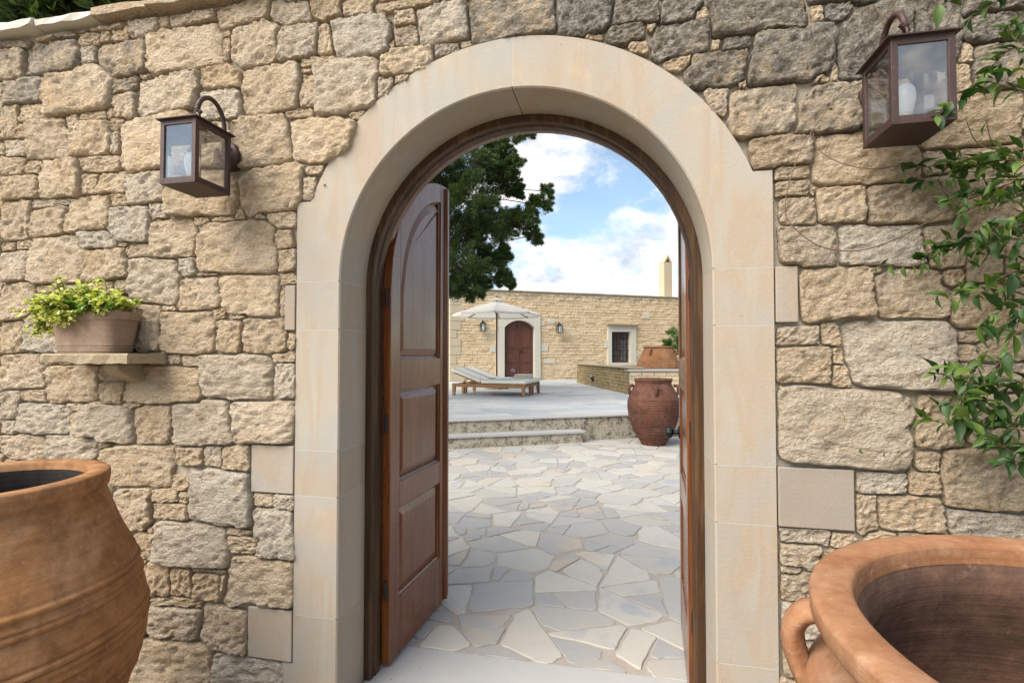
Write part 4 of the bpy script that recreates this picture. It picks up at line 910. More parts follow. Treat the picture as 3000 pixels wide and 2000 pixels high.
# leafy shoots, pixel paths on the photograph at plausible distances off the wall
shoots = [([(3020,-60),(2900,-20),(2800,0),(2730,20)], [0.25,0.22,0.2], 9, 0.075), ([(3010,-40),(2930,0),(2870,40),(2835,60)], [0.2], 9, 0.055),
 ([(3020,270),(2960,255),(2900,240),(2850,215)], [0.3,0.26,0.24], 8, 0.055), ([(3020,150),(2970,140),(2920,180),(2870,230),(2830,280),(2790,310)], [0.32,0.3,0.28,0.26], 26, 0.058), ([(3020,90),(2980,120),(2960,90),(2955,60)], [0.3], 9, 0.06), ([(2990,190),(2960,220),(2940,250)], [0.3], 6, 0.06),
 ([(2790,300),(2760,330),(2740,340)], [0.3], 8, 0.05), ([(2960,440),(2880,430),(2850,400),(2830,350)], [0.15], 3, 0.035), ([(2960,440),(2910,420),(2895,380),(2890,350)], [0.15], 4, 0.04),
 ([(3020,470),(2930,470),(2850,490),(2780,480),(2700,490),(2630,485)], [0.22,0.2,0.16,0.1], 36, 0.058), ([(3020,430),(2950,450),(2890,470),(2830,500),(2760,530)], [0.24,0.2,0.18], 24, 0.06), ([(3020,520),(2930,530),(2860,560),(2790,580),(2740,600)], [0.25,0.2,0.16], 24, 0.06),
 ([(3020,560),(2940,590),(2870,600),(2800,640)], [0.2], 13, 0.06), ([(3020,640),(2940,660),(2870,690),(2790,720),(2730,745),(2690,770)], [0.22,0.2,0.14,0.08], 34, 0.06), ([(3020,700),(2950,700),(2880,730),(2830,770)], [0.25,0.2], 16, 0.06),
 ([(2720,770),(2660,780),(2600,775),(2560,785)], [0.07], 7, 0.04), ([(3020,600),(2960,640),(2900,640),(2840,690)], [0.3,0.26], 14, 0.06),
 ([(3020,830),(2950,850),(2880,840),(2800,850),(2740,870)], [0.25,0.2,0.18], 16, 0.068), ([(3020,900),(2960,900),(2900,930),(2860,960)], [0.28,0.24], 16, 0.075), ([(3020,960),(2970,980),(2940,1040),(2930,1080)], [0.28], 10, 0.07), ([(3020,790),(2960,800),(2900,830)], [0.25], 7, 0.07),
 ([(2890,1030),(2840,1110),(2810,1200),(2790,1240)], [0.2], 18, 0.066), ([(3020,1150),(2940,1130),(2860,1120),(2780,1100),(2710,1090)], [0.24,0.2,0.18,0.14], 26, 0.064), ([(3020,1220),(2940,1200),(2860,1170),(2770,1180)], [0.25,0.2], 18, 0.066),
 ([(3020,1260),(2940,1250),(2860,1240),(2770,1240),(2690,1220)], [0.24,0.2,0.15], 20, 0.064), ([(3020,1310),(2960,1320),(2920,1290),(2860,1280)], [0.25,0.2], 16, 0.068), ([(3020,1350),(2980,1350),(2930,1360)], [0.25], 8, 0.075)]
for pixs, offs, nl, ls in shoots: twig(pixs, offs, 0.003, 0.001, int(nl*1.15), ls*0.92)
for pixs, offs, nl, ls in shoots:
    if pixs[0][1] > 400 and nl > 12: twig([(x+r3.uniform(10, 70), y+r3.uniform(-45, 45)) for x, y in pixs], [o_*r3.uniform(0.5, 1.1) for o_ in offs], 0.0025, 0.001, nl, ls*0.85)
# the rest of the plant, beyond the picture's right edge
SP = [Vector((2.62, -0.08, -0.12)), Vector((2.56, -0.10, 0.5)), Vector((2.62, -0.08, 1.1)), Vector((2.50, -0.11, 1.8)), Vector((2.60, -0.09, 2.5)), Vector((2.68, -0.12, 3.2))]
sm_ = [tuple(SP[0].lerp(SP[0], 0))]; 
for i in range(len(SP)-1):
    for k in range(1, 6):
        t = k/5; p0, p1, p2, p3_ = SP[max(i-1, 0)], SP[i], SP[i+1], SP[min(i+2, len(SP)-1)]
        sm_.append(tuple(0.5*((2*p1)+(-p0+p2)*t+(2*p0-5*p1+4*p2-p3_)*t*t+(-p0+3*p1-3*p2+p3_)*t**3)+Vector((r3.uniform(-.012, .012), 0, 0))))
vst.tube(sm_, [0.028-0.020*i/(len(sm_)-1) for i in range(len(sm_))], 8)
for k in range(84):
    z_ = r3.uniform(0.75, 3.35); st = Vector(min(sm_, key=lambda p: abs(p[2]-z_+0.25))); side_ = -1 if r3.random() < 0.72 else 1
    tip = Vector((st.x+side_*r3.uniform(0.15, 0.85), -r3.uniform(0.12, 0.34), z_+r3.uniform(-0.15, 0.2))); midp = st.lerp(tip, 0.5)+Vector((0, -0.05, 0.07))
    p = [st, midp, tip]; pts_ = [st*(1-t)**2+midp*2*t*(1-t)+tip*t*t for t in [i/8 for i in range(9)]]
    if px_of(tip)[0] < 3040: continue
    vst.tube([tuple(q) for q in pts_], [0.005-0.0004*i for i in range(9)], 5)
    for j in range(30):
        q = pts_[r3.randrange(2, 9)]+Vector((r3.uniform(-.09, .09), r3.uniform(-.10, .05), r3.uniform(-.10, .08)))
        if q.y > -0.05: q.y = -0.05
        if px_of(q)[0] > 3030: add_leaf(q, (r3.uniform(-1, 1), r3.uniform(-1, .2), r3.uniform(-1, .6)), r3.uniform(.035, .075))
vst.build('stems', 'vine_bark', vine, smooth=True, recalc=False)
if extra.v: extra.build('outer_foliage', 'vine_leaf', vine, kind='stuff', smooth=True, recalc=False)

# ================================================================== COURTYARD PAVING
court = MB(); court.add([(-7, 0.572, -0.0125), (7, 0.572, -0.0125), (7, 14, -0.0125), (-7, 14, -0.0125)], [(0, 1, 2, 3)])
courtO = tag(court.build('courtyard_paving', 'pebble_grout', None, (0, 4, -0.02)), 'crazy paving of pale irregular marble flags in pebbly mortar', 'paving', kind='structure')
m = MB(); m.box((-7, 0.575, -0.119), (7, 14, -0.024)); m.build('paving_bed', 'gravel_ground', courtO)
r4 = random.Random(21)
def clip(poly, nx, ny, d):   # keep nx*x+ny*y <= d
    out = []
    for i in range(len(poly)):
        a, b = poly[i], poly[(i+1) % len(poly)]; da, db = nx*a[0]+ny*a[1]-d, nx*b[0]+ny*b[1]-d
        if da <= 0: out.append(a)
        if da*db < 0: t = da/(da-db); out.append((a[0]+(b[0]-a[0])*t, a[1]+(b[1]-a[1])*t))
    return out
def parea(p): return 0.5*sum(p[k][0]*p[(k+1) % len(p)][1]-p[(k+1) % len(p)][0]*p[k][1] for k in range(len(p)))
TE = math.radians(26.6); te0 = np.array([-2.467, 6.445])    # terrace edge
tn = np.array([-math.sin(TE), math.cos(TE)])
# crazy paving: a sheet broken again and again by uneven lines
REG = clip([(-3.3, 0.574), (2.4, 0.574), (2.4, 9.8), (-3.3, 9.8)], tn[0], tn[1], float(tn@te0)+0.02); todo = []; raw = []; sd0 = []
for k in range(20000):
    x, y = r4.uniform(-3.6, 2.7), r4.uniform(0.2, 9.9); r_ = r4.uniform(0.24, 0.42)
    if all((x-s_[0])**2+(y-s_[1])**2 > (0.5*(r_+s_[2])*1.25)**2 for s_ in sd0): sd0.append((x, y, r_))
SE = np.array(sd0)
for i, (x, y, r_) in enumerate(sd0):
    poly = list(REG)
    for j in np.argsort((SE[:, 0]-x)**2+(SE[:, 1]-y)**2)[1:20]:
        ex, ey = SE[j, 0]-x, SE[j, 1]-y; D_ = math.hypot(ex, ey); poly = clip(poly, ex/D_, ey/D_, ex/D_*x+ey/D_*y+D_*(0.5+(r_**2-SE[j, 2]**2)/(2*D_*D_)))
        if len(poly) < 3: break
    if len(poly) > 2: todo.append(poly)
while todo:
    p = todo.pop(); A_ = parea(p); y_ = np.mean([q[1] for q in p])
    if A_ < r4.choice([0.05, 0.08, 0.11, 0.15, 0.20, 0.28]): raw.append(p); continue
    P_ = np.array(p); c = P_.mean(0); w_, V_ = np.linalg.eigh(np.cov((P_-c).T)); ax = V_[:, 1]; a = math.atan2(ax[1], ax[0])+r4.uniform(-0.62, 0.62)
    nx, ny = math.cos(a), math.sin(a); off_ = r4.uniform(-0.22, 0.22)*math.sqrt(A_); d = nx*c[0]+ny*c[1]+off_
    p1, p2 = clip(p, nx, ny, d), clip(p, -nx, -ny, -d)
    if len(p1) > 2 and len(p2) > 2: todo += [p1, p2]
    else: raw.append(p)
cells = []
for p in raw:
    q = list(p); n = len(p)
    for i in range(n):
        a, b = p[i], p[(i+1) % n]; L = math.hypot(b[0]-a[0], b[1]-a[1])
        if L < 1e-6: continue
        nx, ny = (b[1]-a[1])/L, -(b[0]-a[0])/L; ro = r4.uniform(-0.035, 0.035); nx, ny = nx*math.cos(ro)-ny*math.sin(ro), nx*math.sin(ro)+ny*math.cos(ro)
        mx, my = (a[0]+b[0])/2, (a[1]+b[1])/2; g_ = 0.0015+0.008*r4.random()**2.5+abs(ro)*L*0.3
        q = clip(q, nx, ny, nx*mx+ny*my-g_)
        if len(q) < 3: break
    if len(q) < 3: continue
    c = np.mean(q, 0)
    for i in range(len(q)):       # knock off some corners
        if r4.random() < 0.45:
            v_ = np.array(q[i % len(q)])-c; L = np.linalg.norm(v_); 
            if L > 0.05:
                v_ /= L; aa_ = r4.uniform(-.5, .5); nx, ny = v_[0]*math.cos(aa_)-v_[1]*math.sin(aa_), v_[0]*math.sin(aa_)+v_[1]*math.cos(aa_)
                mx_ = max(nx*t_[0]+ny*t_[1] for t_ in q); q = clip(q, nx, ny, mx_-r4.uniform(0.008, 0.05))
    if len(q) > 2 and parea(q) > 0.004: cells.append((parea(q), q))
cnt = 0; restf = MB()
def flag(poly, mb):
    # cut corners and wobble the edges
    pts = []; n = len(poly)
    for i in range(n):
        a, b = np.array(poly[i]), np.array(poly[(i+1) % n]); L = np.linalg.norm(b-a)
        if L < 0.015: continue
        c = min(0.022, L*0.25)*r4.uniform(0.4, 1.0); e = (b-a)/L; q = np.array([e[1], -e[0]])
        pts.append(a+e*c)
        for t in ((0.2, 0.4, 0.6, 0.8) if L > 0.22 else (0.33, 0.66) if L > 0.1 else (0.5,)): pts.append(a+(b-a)*t-q*r4.uniform(-0.002, 0.009))
        pts.append(b-e*c)
    n = len(pts); z0 = -0.006+r4.uniform(-.002, .003); tx, ty = r4.uniform(-.006, .006), r4.uniform(-.006, .006); ctr = np.mean(pts, 0)
    zf = lambda p: z0+tx*(p[0]-ctr[0])+ty*(p[1]-ctr[1])
    vs = [(p[0], p[1], -0.03) for p in pts]+[(p[0], p[1], zf(p)-0.004) for p in pts]+[(*(p+(ctr-p)*min(0.25, 0.005/max(0.02, np.linalg.norm(p-ctr)))), zf(p)) for p in pts]
    fs = [(i, (i+1) % n, (i+1) % n+n, i+n) for i in range(n)]+[(i+n, (i+1) % n+n, (i+1) % n+2*n, i+2*n) for i in range(n)]+[tuple(range(2*n, 3*n))]
    mb.add(vs, fs); return (*ctr, z0)
for ar, poly in sorted(cells, key=lambda t: -t[0]):
    cx, cy = np.mean(poly, 0)
    if cnt < 298:
        m = MB(); ctr = flag(poly, m); u = r4.random()
        m.build('flagstone', 'flag_marble', courtO, loc=ctr, color=(r4.random()**1.5, 1.0 if u < 0.18 else 0.25*u, 1.0 if r4.random() < 0.25 else 0.25*r4.random(), 1)); cnt += 1
    else: flag(poly, restf)
if restf.v: restf.build('flag_chips', 'flag_marble', courtO, kind='stuff')

# ================================================================== RAISED TERRACE
TZ = 0.45
e_ = np.array([math.cos(TE), math.sin(TE)])
def tw(u, v, z): q = te0+e_*u+tn*v; return (q[0], q[1], z)      # terrace frame: u along the front edge, v away from us
terr = MB(); terr.box((-8, 0.03, -0.02), (12, 26, TZ-0.032), tw)
terO = tag(terr.build('terrace', 'lichened_riser', None, tw(2, 2, 0)), 'raised terrace paved with blue-grey stone slabs, with a lichened riser', 'terrace', kind='structure')
u = -7.5
while u < 11: 
    L = r4.uniform(0.9, 1.5); m = MB(); m.box((u+0.002, 0.0, TZ-0.030), (u+L-0.002, 0.36, TZ+0.002), tw); m.build('edge_slab', 'white_marble', terO, loc=tw(u+L/2, 0.17, TZ), bevel=0.005); u += L
v = 0.365; nsl = 0
slrest = MB()
while v < 20:
    dv_ = r4.uniform(0.34, 0.56); u = -5.5+r4.uniform(0, .8)
    while u < 9.5:
        L = r4.uniform(0.55, 1.2); p = tw(u+L/2, v+dv_/2, TZ); x_, y_ = px_of(p)
        inv = 1290 < x_ < 2020
        zz = TZ+r4.uniform(-.0015, .0015)
        if inv and nsl < 290:
            m = MB(); m.box((u+0.004, v+0.004, TZ-0.031), (u+L-0.004, v+dv_-0.004, zz), tw); m.build('terrace_slab', 'terrace_slab', terO, loc=p); nsl += 1
        else: slrest.box((u+0.004, v+0.004, TZ-0.031), (u+L-0.004, v+dv_-0.004, zz), tw)
        u += L
    v += dv_
slrest.build('outer_slabs', 'terrace_slab', terO, kind='stuff')
# step in front of the terrace
ps0 = onfloor(1322, 1313, 0); ps1 = onfloor(1715, 1297, 0)
us1 = (ps1[:2]-te0)@e_; vs0 = (ps0[:2]-te0)@tn; vs1 = (ps1[:2]-te0)@tn; vf = (vs0+vs1)/2
stp = thing('stone_step', 'low stone step with white marble tread below the terrace edge', 'step', tw(us1-1.5, vf, 0))
zs = 1.6-(1262-1038)/FPX*((ps1-CAM)@FW)
uu = [us1, us1-1.17, us1-2.5, us1-3.6]
for k in range(3):
    m = MB(); m.box((uu[k+1]+0.004, vf+0.025, -0.02), (uu[k]-0.004-(0.02 if k == 0 else 0), 0.028, zs-0.052), tw); m.build('riser_block', 'lichened_riser', stp, loc=tw(uu[k]-0.5, vf, 0), bevel=0.006)
for k in range(2):
    a = [us1+0.012, us1-1.9, us1-3.6]; m = MB(); m.box((a[k+1]+0.003, vf, zs-0.050), (a[k]-0.003, 0.026, zs), tw); m.build('tread_slab', 'white_marble', stp, loc=tw(a[k]-0.9, vf, zs), bevel=0.008)

# ================================================================== FAR HOUSE
FA = math.radians(30.18); f0 = np.array([-5.267, 19.553]); fe = np.array([math.cos(FA), math.sin(FA)]); fnn = np.array([-math.sin(FA), math.cos(FA)])
def fw_(u, d, z): q = f0+fe*u+fnn*d; return (q[0], q[1], z)      # facade frame: u along, d into the house
house = thing('stone_house', 'low flat-roofed house of honey-coloured coursed rubble with a weathered parapet', 'house', fw_(4, 0, TZ))
UL, UR, ZT = -1.6, 14.0, 4.411
holes = [(0.80, 2.27, TZ, 3.15), (6.13, 7.19, 1.19, 2.69)]
m = MB()
cu = [UL, holes[0][0], holes[0][1], holes[1][0], holes[1][1], UR]
m.box((cu[0], 0.03, 0), (cu[1], 7, ZT), fw_); m.box((cu[1], 0.03, 3.15), (cu[2], 7, ZT), fw_); m.box((cu[2], 0.03, 0), (cu[3], 7, ZT), fw_); m.box((cu[3], 0.03, 0), (cu[4], 7, 1.19), fw_); m.box((cu[3], 0.03, 2.69), (cu[4], 7, ZT), fw_); m.box((cu[4], 0.03, 0), (cu[5], 7, ZT), fw_)
m.build('wall', 'facade_mortar', house)
m = MB(); m.box((cu[1], 0.6, 0.3), (cu[2], 0.9, 3.3), fw_); m.box((cu[3], 0.5, 1.0), (cu[4], 0.9, 2.8), fw_); m.build('inner_wall', 'near_black', house)
def sdoor(u, z): return (0.42 < u < 2.53 and z < 3.42)
def swin(u, z): return (5.93 < u < 7.5 and 1.10 < z < 3.0)
fst = []; r5 = random.Random(9); z = 0.40
while z < ZT-0.01:
    h_ = min(r5.uniform(0.085, 0.165), ZT-z); u = UL-0.01 if r5.random() < .5 else UL-0.01
    while u < UR:
        L = min(r5.uniform(0.13, 0.46), UR-u); 
        blk = any(sdoor(uu_, zz_) or swin(uu_, zz_) for uu_ in (u+0.02, u+L/2, u+L-0.02) for zz_ in (z+0.01, z+h_-0.01))
        if blk:
            L = 0.05
            u += L; continue
        fst.append((u, z, L, h_)); u += L
    z += h_
def fstone(m, u, z, L, h_):
    g_ = 0.008+0.006*r5.random(); pr_ = r5.uniform(0.004, 0.034); j = lambda a: r5.uniform(-a, a); b_ = 0.016
    o = [(u+g_+j(.008), z+g_+j(.008)), (u+L-g_+j(.008), z+g_+j(.008)), (u+L-g_+j(.008), z+h_-g_+j(.008)), (u+g_+j(.008), z+h_-g_+j(.008))]; c_ = (u+L/2, z+h_/2)
    f_ = [(p[0]+(c_[0]-p[0])*b_/max(.05, L/2), p[1]+(c_[1]-p[1])*b_/max(.04, h_/2)) for p in o]
    vs = [fw_(p[0], 0.032, p[1]) for p in o]+[fw_(p[0], 0.03-pr_*0.55, p[1]) for p in o]+[fw_(p[0], 0.03-pr_+j(.006), p[1]) for p in f_]
    m.add(vs, [(i, (i+1) % 4, (i+1) % 4+4, i+4) for i in range(4)]+[(i+4, (i+1) % 4+4, (i+1) % 4+8, i+8) for i in range(4)]+[(8, 9, 10, 11)])
infr = [s for s in fst if 1325 < px_of(fw_(s[0]+s[2]/2, 0, s[1]+s[3]/2))[0] < 1988]
big = set(sorted(infr, key=lambda s: -s[2]*s[3])[:295]); rs = MB()
for s_ in fst:
    if s_ in big: m = MB(); fstone(m, *s_); m.build('stone', 'facade_stone', house, loc=fw_(s_[0]+s_[2]/2, 0, s_[1]+s_[3]/2))
    else: fstone(rs, *s_)
rs.build('rubble_stones', 'facade_stone', house, kind='stuff')
# pale corner blocks and toothing blocks
z = TZ
while z < 4.3:
    h_ = r5.uniform(0.28, 0.42); h_ = min(h_, 4.36-z); L = r5.choice([0.28, 0.46, 0.62]); m = MB(); m.box((UL-0.02, -0.012, z+0.008), (UL+L, 0.4, z+h_-0.008), fw_); m.build('quoin_block', 'chimney_render', house, loc=fw_(UL, 0, z), bevel=0.01); z += h_
for (u, z, L, h_) in [(2.53, 1.75, 0.38, 0.30), (2.53, 2.9, 0.22, 0.24), (0.18, 1.7, 0.24, 0.32), (2.70, 1.2, 0.55, 0.2), (5.82, 1.9, 0.12, 0.4), (7.5, 1.5, 0.14, 0.3), (7.9, 3.35, 0.36, 0.28), (2.95, 3.0, 0.3, 0.22)]:
    m = MB(); m.box((u, -0.008, z), (u+L, 0.1, z+h_), fw_); m.build('quoin_block', 'pale_trim', house, loc=fw_(u, 0, z), bevel=0.008)
m = MB(); m.box((UL-0.03, -0.02, ZT+0.002), (UR, 0.45, ZT+0.05), fw_); m.build('parapet_cap', 'facade_stone', house)
m = MB(); m.box((UL, 0.46, ZT-0.35), (UR, 6.9, ZT-0.3), fw_); m.build('roof', 'chimney_render', house)
# door
dl, dr, dsp, dap = 0.82, 2.25, 2.79, 3.12
cxd = (dl+dr)/2; hw = (dr-dl)/2; rise = dap-dsp; Rr = (hw*hw+rise*rise)/(2*rise)
archz = lambda u, o=0.0: dap+o-Rr+math.sqrt(max(0, Rr*Rr-(u-cxd)**2))
m = MB(); m.prism([(0.42, TZ), (dl, TZ), (dl, dsp), (0.42, dsp)], -0.06, 0.30, fw_); m.prism([(dr, TZ), (2.52, TZ), (2.52, dsp), (dr, dsp)], -0.06, 0.30, fw_)
us_ = [dl+(dr-dl)*k/16 for k in range(17)]
m.prism([(0.42, dsp+.002)]+[(u, archz(u)+(.002 if 0 < k < 16 else .002)) for k, u in enumerate(us_)]+[(2.52, dsp+.002), (2.52, 3.42), (0.42, 3.42)], -0.06, 0.30, fw_)
m.build('door_surround', 'pale_trim', house)
dr_ = empty_part('door', house, fw_(cxd, 0.2, TZ)); dr_['label'] = 'brown arched double door with panels'
for (a, b) in [(dl, cxd-0.006), (cxd+0.006, dr)]:
    us2 = [a+(b-a)*k/8 for k in range(9)]; m = MB(); m.prism([(a, TZ), (b, TZ)]+[(u, archz(u)+0.0) for u in us2[::-1]], 0.20, 0.26, fw_)
    m.build('leaf', 'far_door_wood', dr_)
    w_ = b-a; m = MB()
    for (z0_, z1_) in [(TZ+0.12, TZ+0.60), (TZ+0.74, TZ+1.26), (TZ+1.40, None)]:
        ia, ib = a+0.11, b-0.11
        for (ins, dd) in [(0.0, 0.188), (0.05, 0.172)]:
            pa, pb = ia+ins, ib-ins
            if z1_: m.prism([(pa, z0_+ins), (pb, z0_+ins), (pb, z1_-ins), (pa, z1_-ins)], dd, 0.205, fw_)
            else:
                uq = [pa+(pb-pa)*k/6 for k in range(7)]; m.prism([(pa, z0_+ins), (pb, z0_+ins)]+[(u, archz(u)-0.13-ins) for u in uq[::-1]], dd, 0.205, fw_)
        m.build('panel', 'far_door_wood', dr_); m = MB()
m = MB(); m.prism([(cxd-0.03, TZ), (cxd+0.03, TZ), (cxd+0.03, dap-0.01), (cxd-0.03, dap-0.01)], 0.165, 0.199, fw_); m.build('astragal', 'far_door_wood', dr_)
m = MB(); o_ = fw_(cxd+0.13, 0.19, TZ+1.30); m.lathe([(0.0, 0), (0.05, 0.0), (0.05, 0.02), (0.02, 0.03), (0.045, 0.06), (0.045, 0.09), (0, 0.10)], 12, tf=lambda x, y, z: fw_(cxd+0.14+x, 0.195-z, TZ+1.30+y)); m.build('knob', 'black_iron', dr_)
# window
wl, wr, wb, wt = 6.15, 7.17, 1.21, 2.68
m = MB(); m.box((5.95, -0.05, wb), (wl, 0.28, wt), fw_); m.box((wr, -0.05, wb), (7.48, 0.28, wt), fw_); m.box((5.95, -0.05, wt+.002), (7.48, 0.28, 2.97), fw_); m.box((5.93, -0.09, 1.08), (7.50, 0.28, wb-.002), fw_); m.build('window_surround', 'pale_trim', house)
m = MB(); m.box((5.88, -0.20, 2.985), (7.57, 0.1, 3.045), fw_); m.build('window_hood', 'shelf_stone', house, bevel=0.012)
wo = empty_part('window', house, fw_(6.66, 0.2, wb)); wo['label'] = 'small paned window with brown frame behind iron bars'
m = MB(); cw = (wl+wr)/2
for (a, b) in [(wl, wl+0.07), (wr-0.07, wr), (cw-0.07, cw+0.07)]: m.box((a, 0.19, wb), (b, 0.25, wt), fw_)
for (a, b) in [(wl+.07, cw-.07), (cw+.07, wr-.07)]:
    for (z0_, z1_) in [(wb, wb+0.08), (wt-0.08, wt)]: m.box((a, 0.192, z0_), (b, 0.248, z1_), fw_)
    for k in (1, 2, 3): zz = wb+(wt-wb)*k/4; m.box((a, 0.20, zz-0.018), (b, 0.24, zz+0.018), fw_)
m.build('frame', 'far_door_wood', wo)
for (a, b) in [(wl+.07, cw-.07), (cw+.07, wr-.07)]:
    for k in range(4): z0_, z1_ = wb+(wt-wb)*k/4, wb+(wt-wb)*(k+1)/4; m = MB(); m.box((a+.002, 0.225, z0_+.02), (b-.002, 0.23, z1_-.02), fw_); m.build('pane', 'window_glass', wo)
m = MB()
for k in range(1, 6): uu_ = wl+(wr-wl)*k/6; m.box((uu_-0.006, 0.10, wb), (uu_+0.006, 0.112, wt), fw_)
for k in range(1, 5): zz = wb+(wt-wb)*k/5; m.box((wl, 0.120, zz-0.012), (wr, 0.130, zz+0.012), fw_)
m.build('bars', 'black_iron', wo)
# chimney
chd = 1.4; dch = ray(1949, 748); tch = ((f0+fnn*chd-CAM[:2])@fnn)/(dch[:2]@fnn); pch = CAM+dch*tch; cu0 = (pch[:2]-f0)@fe; zch = pch[2]-0.40
m = MB(); m.box((cu0-0.24, chd-0.24, ZT-0.5), (cu0+0.24, chd+0.24, zch), fw_)
ch = m.build('chimney', 'chimney_render', house, loc=fw_(cu0, chd, ZT))
m = MB(); cpz = zch; m.prism([(cu0-0.25, cpz), (cu0-0.14, cpz+0.002), (cu0, cpz+0.25), (cu0, cpz+0.40)], chd-0.25, chd+0.25, fw_); m.prism([(cu0+0.14, cpz+0.002), (cu0+0.25, cpz), (cu0, cpz+0.40), (cu0, cpz+0.25)], chd-0.25, chd+0.25, fw_); m.build('cowl', 'chimney_render', ch)
m = MB(); m.prism([(cu0-0.139, cpz+0.003), (cu0+0.139, cpz+0.003), (cu0, cpz+0.249)], chd-0.05, chd+0.2, fw_); m.build('flue_opening', 'near_black', ch)
# sconces
def sconce(u, z, label):
    t = thing('wall_sconce', label, 'lantern', fw_(u, 0, z), 'small black lanterns on the house front'); d0 = -0.22; W = 0.10
    m = MB(); m.hexa([(u-W*.8, d0-W*.8, z-0.22), (u+W*.8, d0-W*.8, z-0.22), (u+W*.8, d0+W*.8, z-0.22), (u-W*.8, d0+W*.8, z-0.22)], [(u-W, d0-W, z-0.19), (u+W, d0-W, z-0.19), (u+W, d0+W, z-0.19), (u-W, d0+W, z-0.19)], fw_); m.build('base', 'black_iron', t)
    for (a, b) in [(-1, -1), (1, -1), (1, 1), (-1, 1)]:
        m = MB(); m.box((u+a*W-0.014, d0+b*W-0.014, z-0.19), (u+a*W+0.014, d0+b*W+0.014, z+0.12), fw_); m.build('corner_post', 'black_iron', t)
    for k, (p, q) in enumerate([((-1, -1), (1, -1)), ((1, -1), (1, 1)), ((1, 1), (-1, 1)), ((-1, 1), (-1, -1))]):
        m = MB(); m.add([fw_(u+p[0]*W, d0+p[1]*W, z-0.185), fw_(u+q[0]*W, d0+q[1]*W, z-0.185), fw_(u+q[0]*W, d0+q[1]*W, z+0.115), fw_(u+p[0]*W, d0+p[1]*W, z+0.115)], [(0, 1, 2, 3)]); m.build('glass_pane', 'lantern_glass', t)
    m = MB(); V = W+0.03; m.hexa([(u-V, d0-V, z+0.12), (u+V, d0-V, z+0.12), (u+V, d0+V, z+0.12), (u-V, d0+V, z+0.12)], [(u-.03, d0-.03, z+0.22), (u+.03, d0-.03, z+0.22), (u+.03, d0+.03, z+0.22), (u-.03, d0+.03, z+0.22)], fw_); m.tube([fw_(u, d0, z+.22), fw_(u, d0, z+.29)], [0.018, 0.006], 6); m.build('roof', 'black_iron', t)
    m = MB(); m.tube([fw_(u, d0, z+0.24), fw_(u, d0+0.06, z+0.30), fw_(u, -0.08, z+0.26), fw_(u, -0.02, z+0.12)], 0.014, 6); m.box((u-0.05, -0.028, z-0.05), (u+0.05, -0.004+0.03, z+0.18), fw_); m.build('bracket', 'black_iron', t)
    m = MB(); q = fw_(u, d0, z); m.lathe([(0.0, -0.15), (0.035, -0.14), (0.045, -0.03), (0.03, 0.05), (0, 0.06)], 12, q); m.build('bulb', 'bulb_glass', t, smooth=True)
sconce(-0.21, 2.80, 'small black lantern on the house front, on the parasol side of the double door'); sconce(3.39, 2.78, 'small black lantern on the house front, between the double door and the window')

# ================================================================== LOW TERRACE WALL
L0 = onfloor(1690, 1120, TZ); L1 = onfloor(1842, 1155, TZ); ld = (L0-L1)[:2]; LL = np.linalg.norm(ld); ld /= LL; ln_ = np.array([ld[1], -ld[0]])
def lw(u, d, z): q = L1[:2]+ld*u+ln_*d; return (q[0], q[1], z)
low = thing('low_garden_wall', 'low rubble wall with a pale capped end pier on the terrace, below the barred window', 'wall', lw(2, 0.2, TZ))
m = MB(); m.box((0, 0.02, TZ-0.01), (LL, 0.42, 1.195), lw); m.build('core', 'garden_rubble', low)
ls_ = []; z = TZ
while z < 1.19:
    h_ = min(r5.uniform(0.07, 0.14), 1.19-z); u = 0.0
    while u < LL: L = min(r5.uniform(0.14, 0.40), LL-u); ls_.append((u, z, L, h_)); u += L
    z += h_
for (u, z, L, h_) in ls_:
    m = MB(); g_ = 0.008; p_ = r5.uniform(0.0, 0.03)
    o = [(u+g_, z+g_), (u+L-g_, z+g_), (u+L-g_, z+h_-g_), (u+g_, z+h_-g_)]; c_ = (u+L/2, z+h_/2)
    vs = [lw(p[0], 0.022, p[1]) for p in o]+[lw(p[0]+(c_[0]-p[0])*.15, 0.015-p_, p[1]+(c_[1]-p[1])*.2) for p in o]
    m.add(vs, [(i, (i+1) % 4, (i+1) % 4+4, i+4) for i in range(4)]+[(4, 5, 6, 7)]); m.build('stone', 'garden_rubble', low, loc=lw(*[u+L/2, 0, z+h_/2]))
u = 0
while u < LL-0.2:
    L = min(r5.uniform(0.5, 0.9), LL-u); m = MB(); m.box((u+.004, -0.045, 1.197), (u+L-.004, 0.46, 1.235), lw); m.build('cap_slab', 'shelf_stone', low, loc=lw(u+L/2, 0.2, 1.22), bevel=0.008); u += L
# return end facing the gateway
q1 = np.array(lw(0, 0, 0))[:2]; rd = np.array([math.cos(TH+0.02), math.sin(TH+0.02)]); rn = np.array([-rd[1], rd[0]])
def rw(u, d, z): q = q1+rd*u+rn*d; return (q[0], q[1], z)
m = MB(); m.box((0.02, -0.02, TZ-0.01), (5.0, 0.38, 1.115), rw); m.build('pier', 'chimney_render', low)
for k in range(9):
    for j in range(5):
        m = MB(); a = 0.03+k*0.36+(0.15 if j % 2 else 0); z0_ = TZ+0.01+j*0.13; m.box((a, -0.036-0.012*r5.random(), z0_), (a+0.33, 0.0, z0_+0.115), rw); m.build('stone', 'facade_stone', low, loc=rw(a+.15, 0, z0_), bevel=0.01)
m = MB(); m.box((-0.03, -0.09, 1.117), (5.0, 0.42, 1.165), rw); m.build('cap_slab', 'white_marble', low, loc=rw(2, 0, 1.14), bevel=0.006)
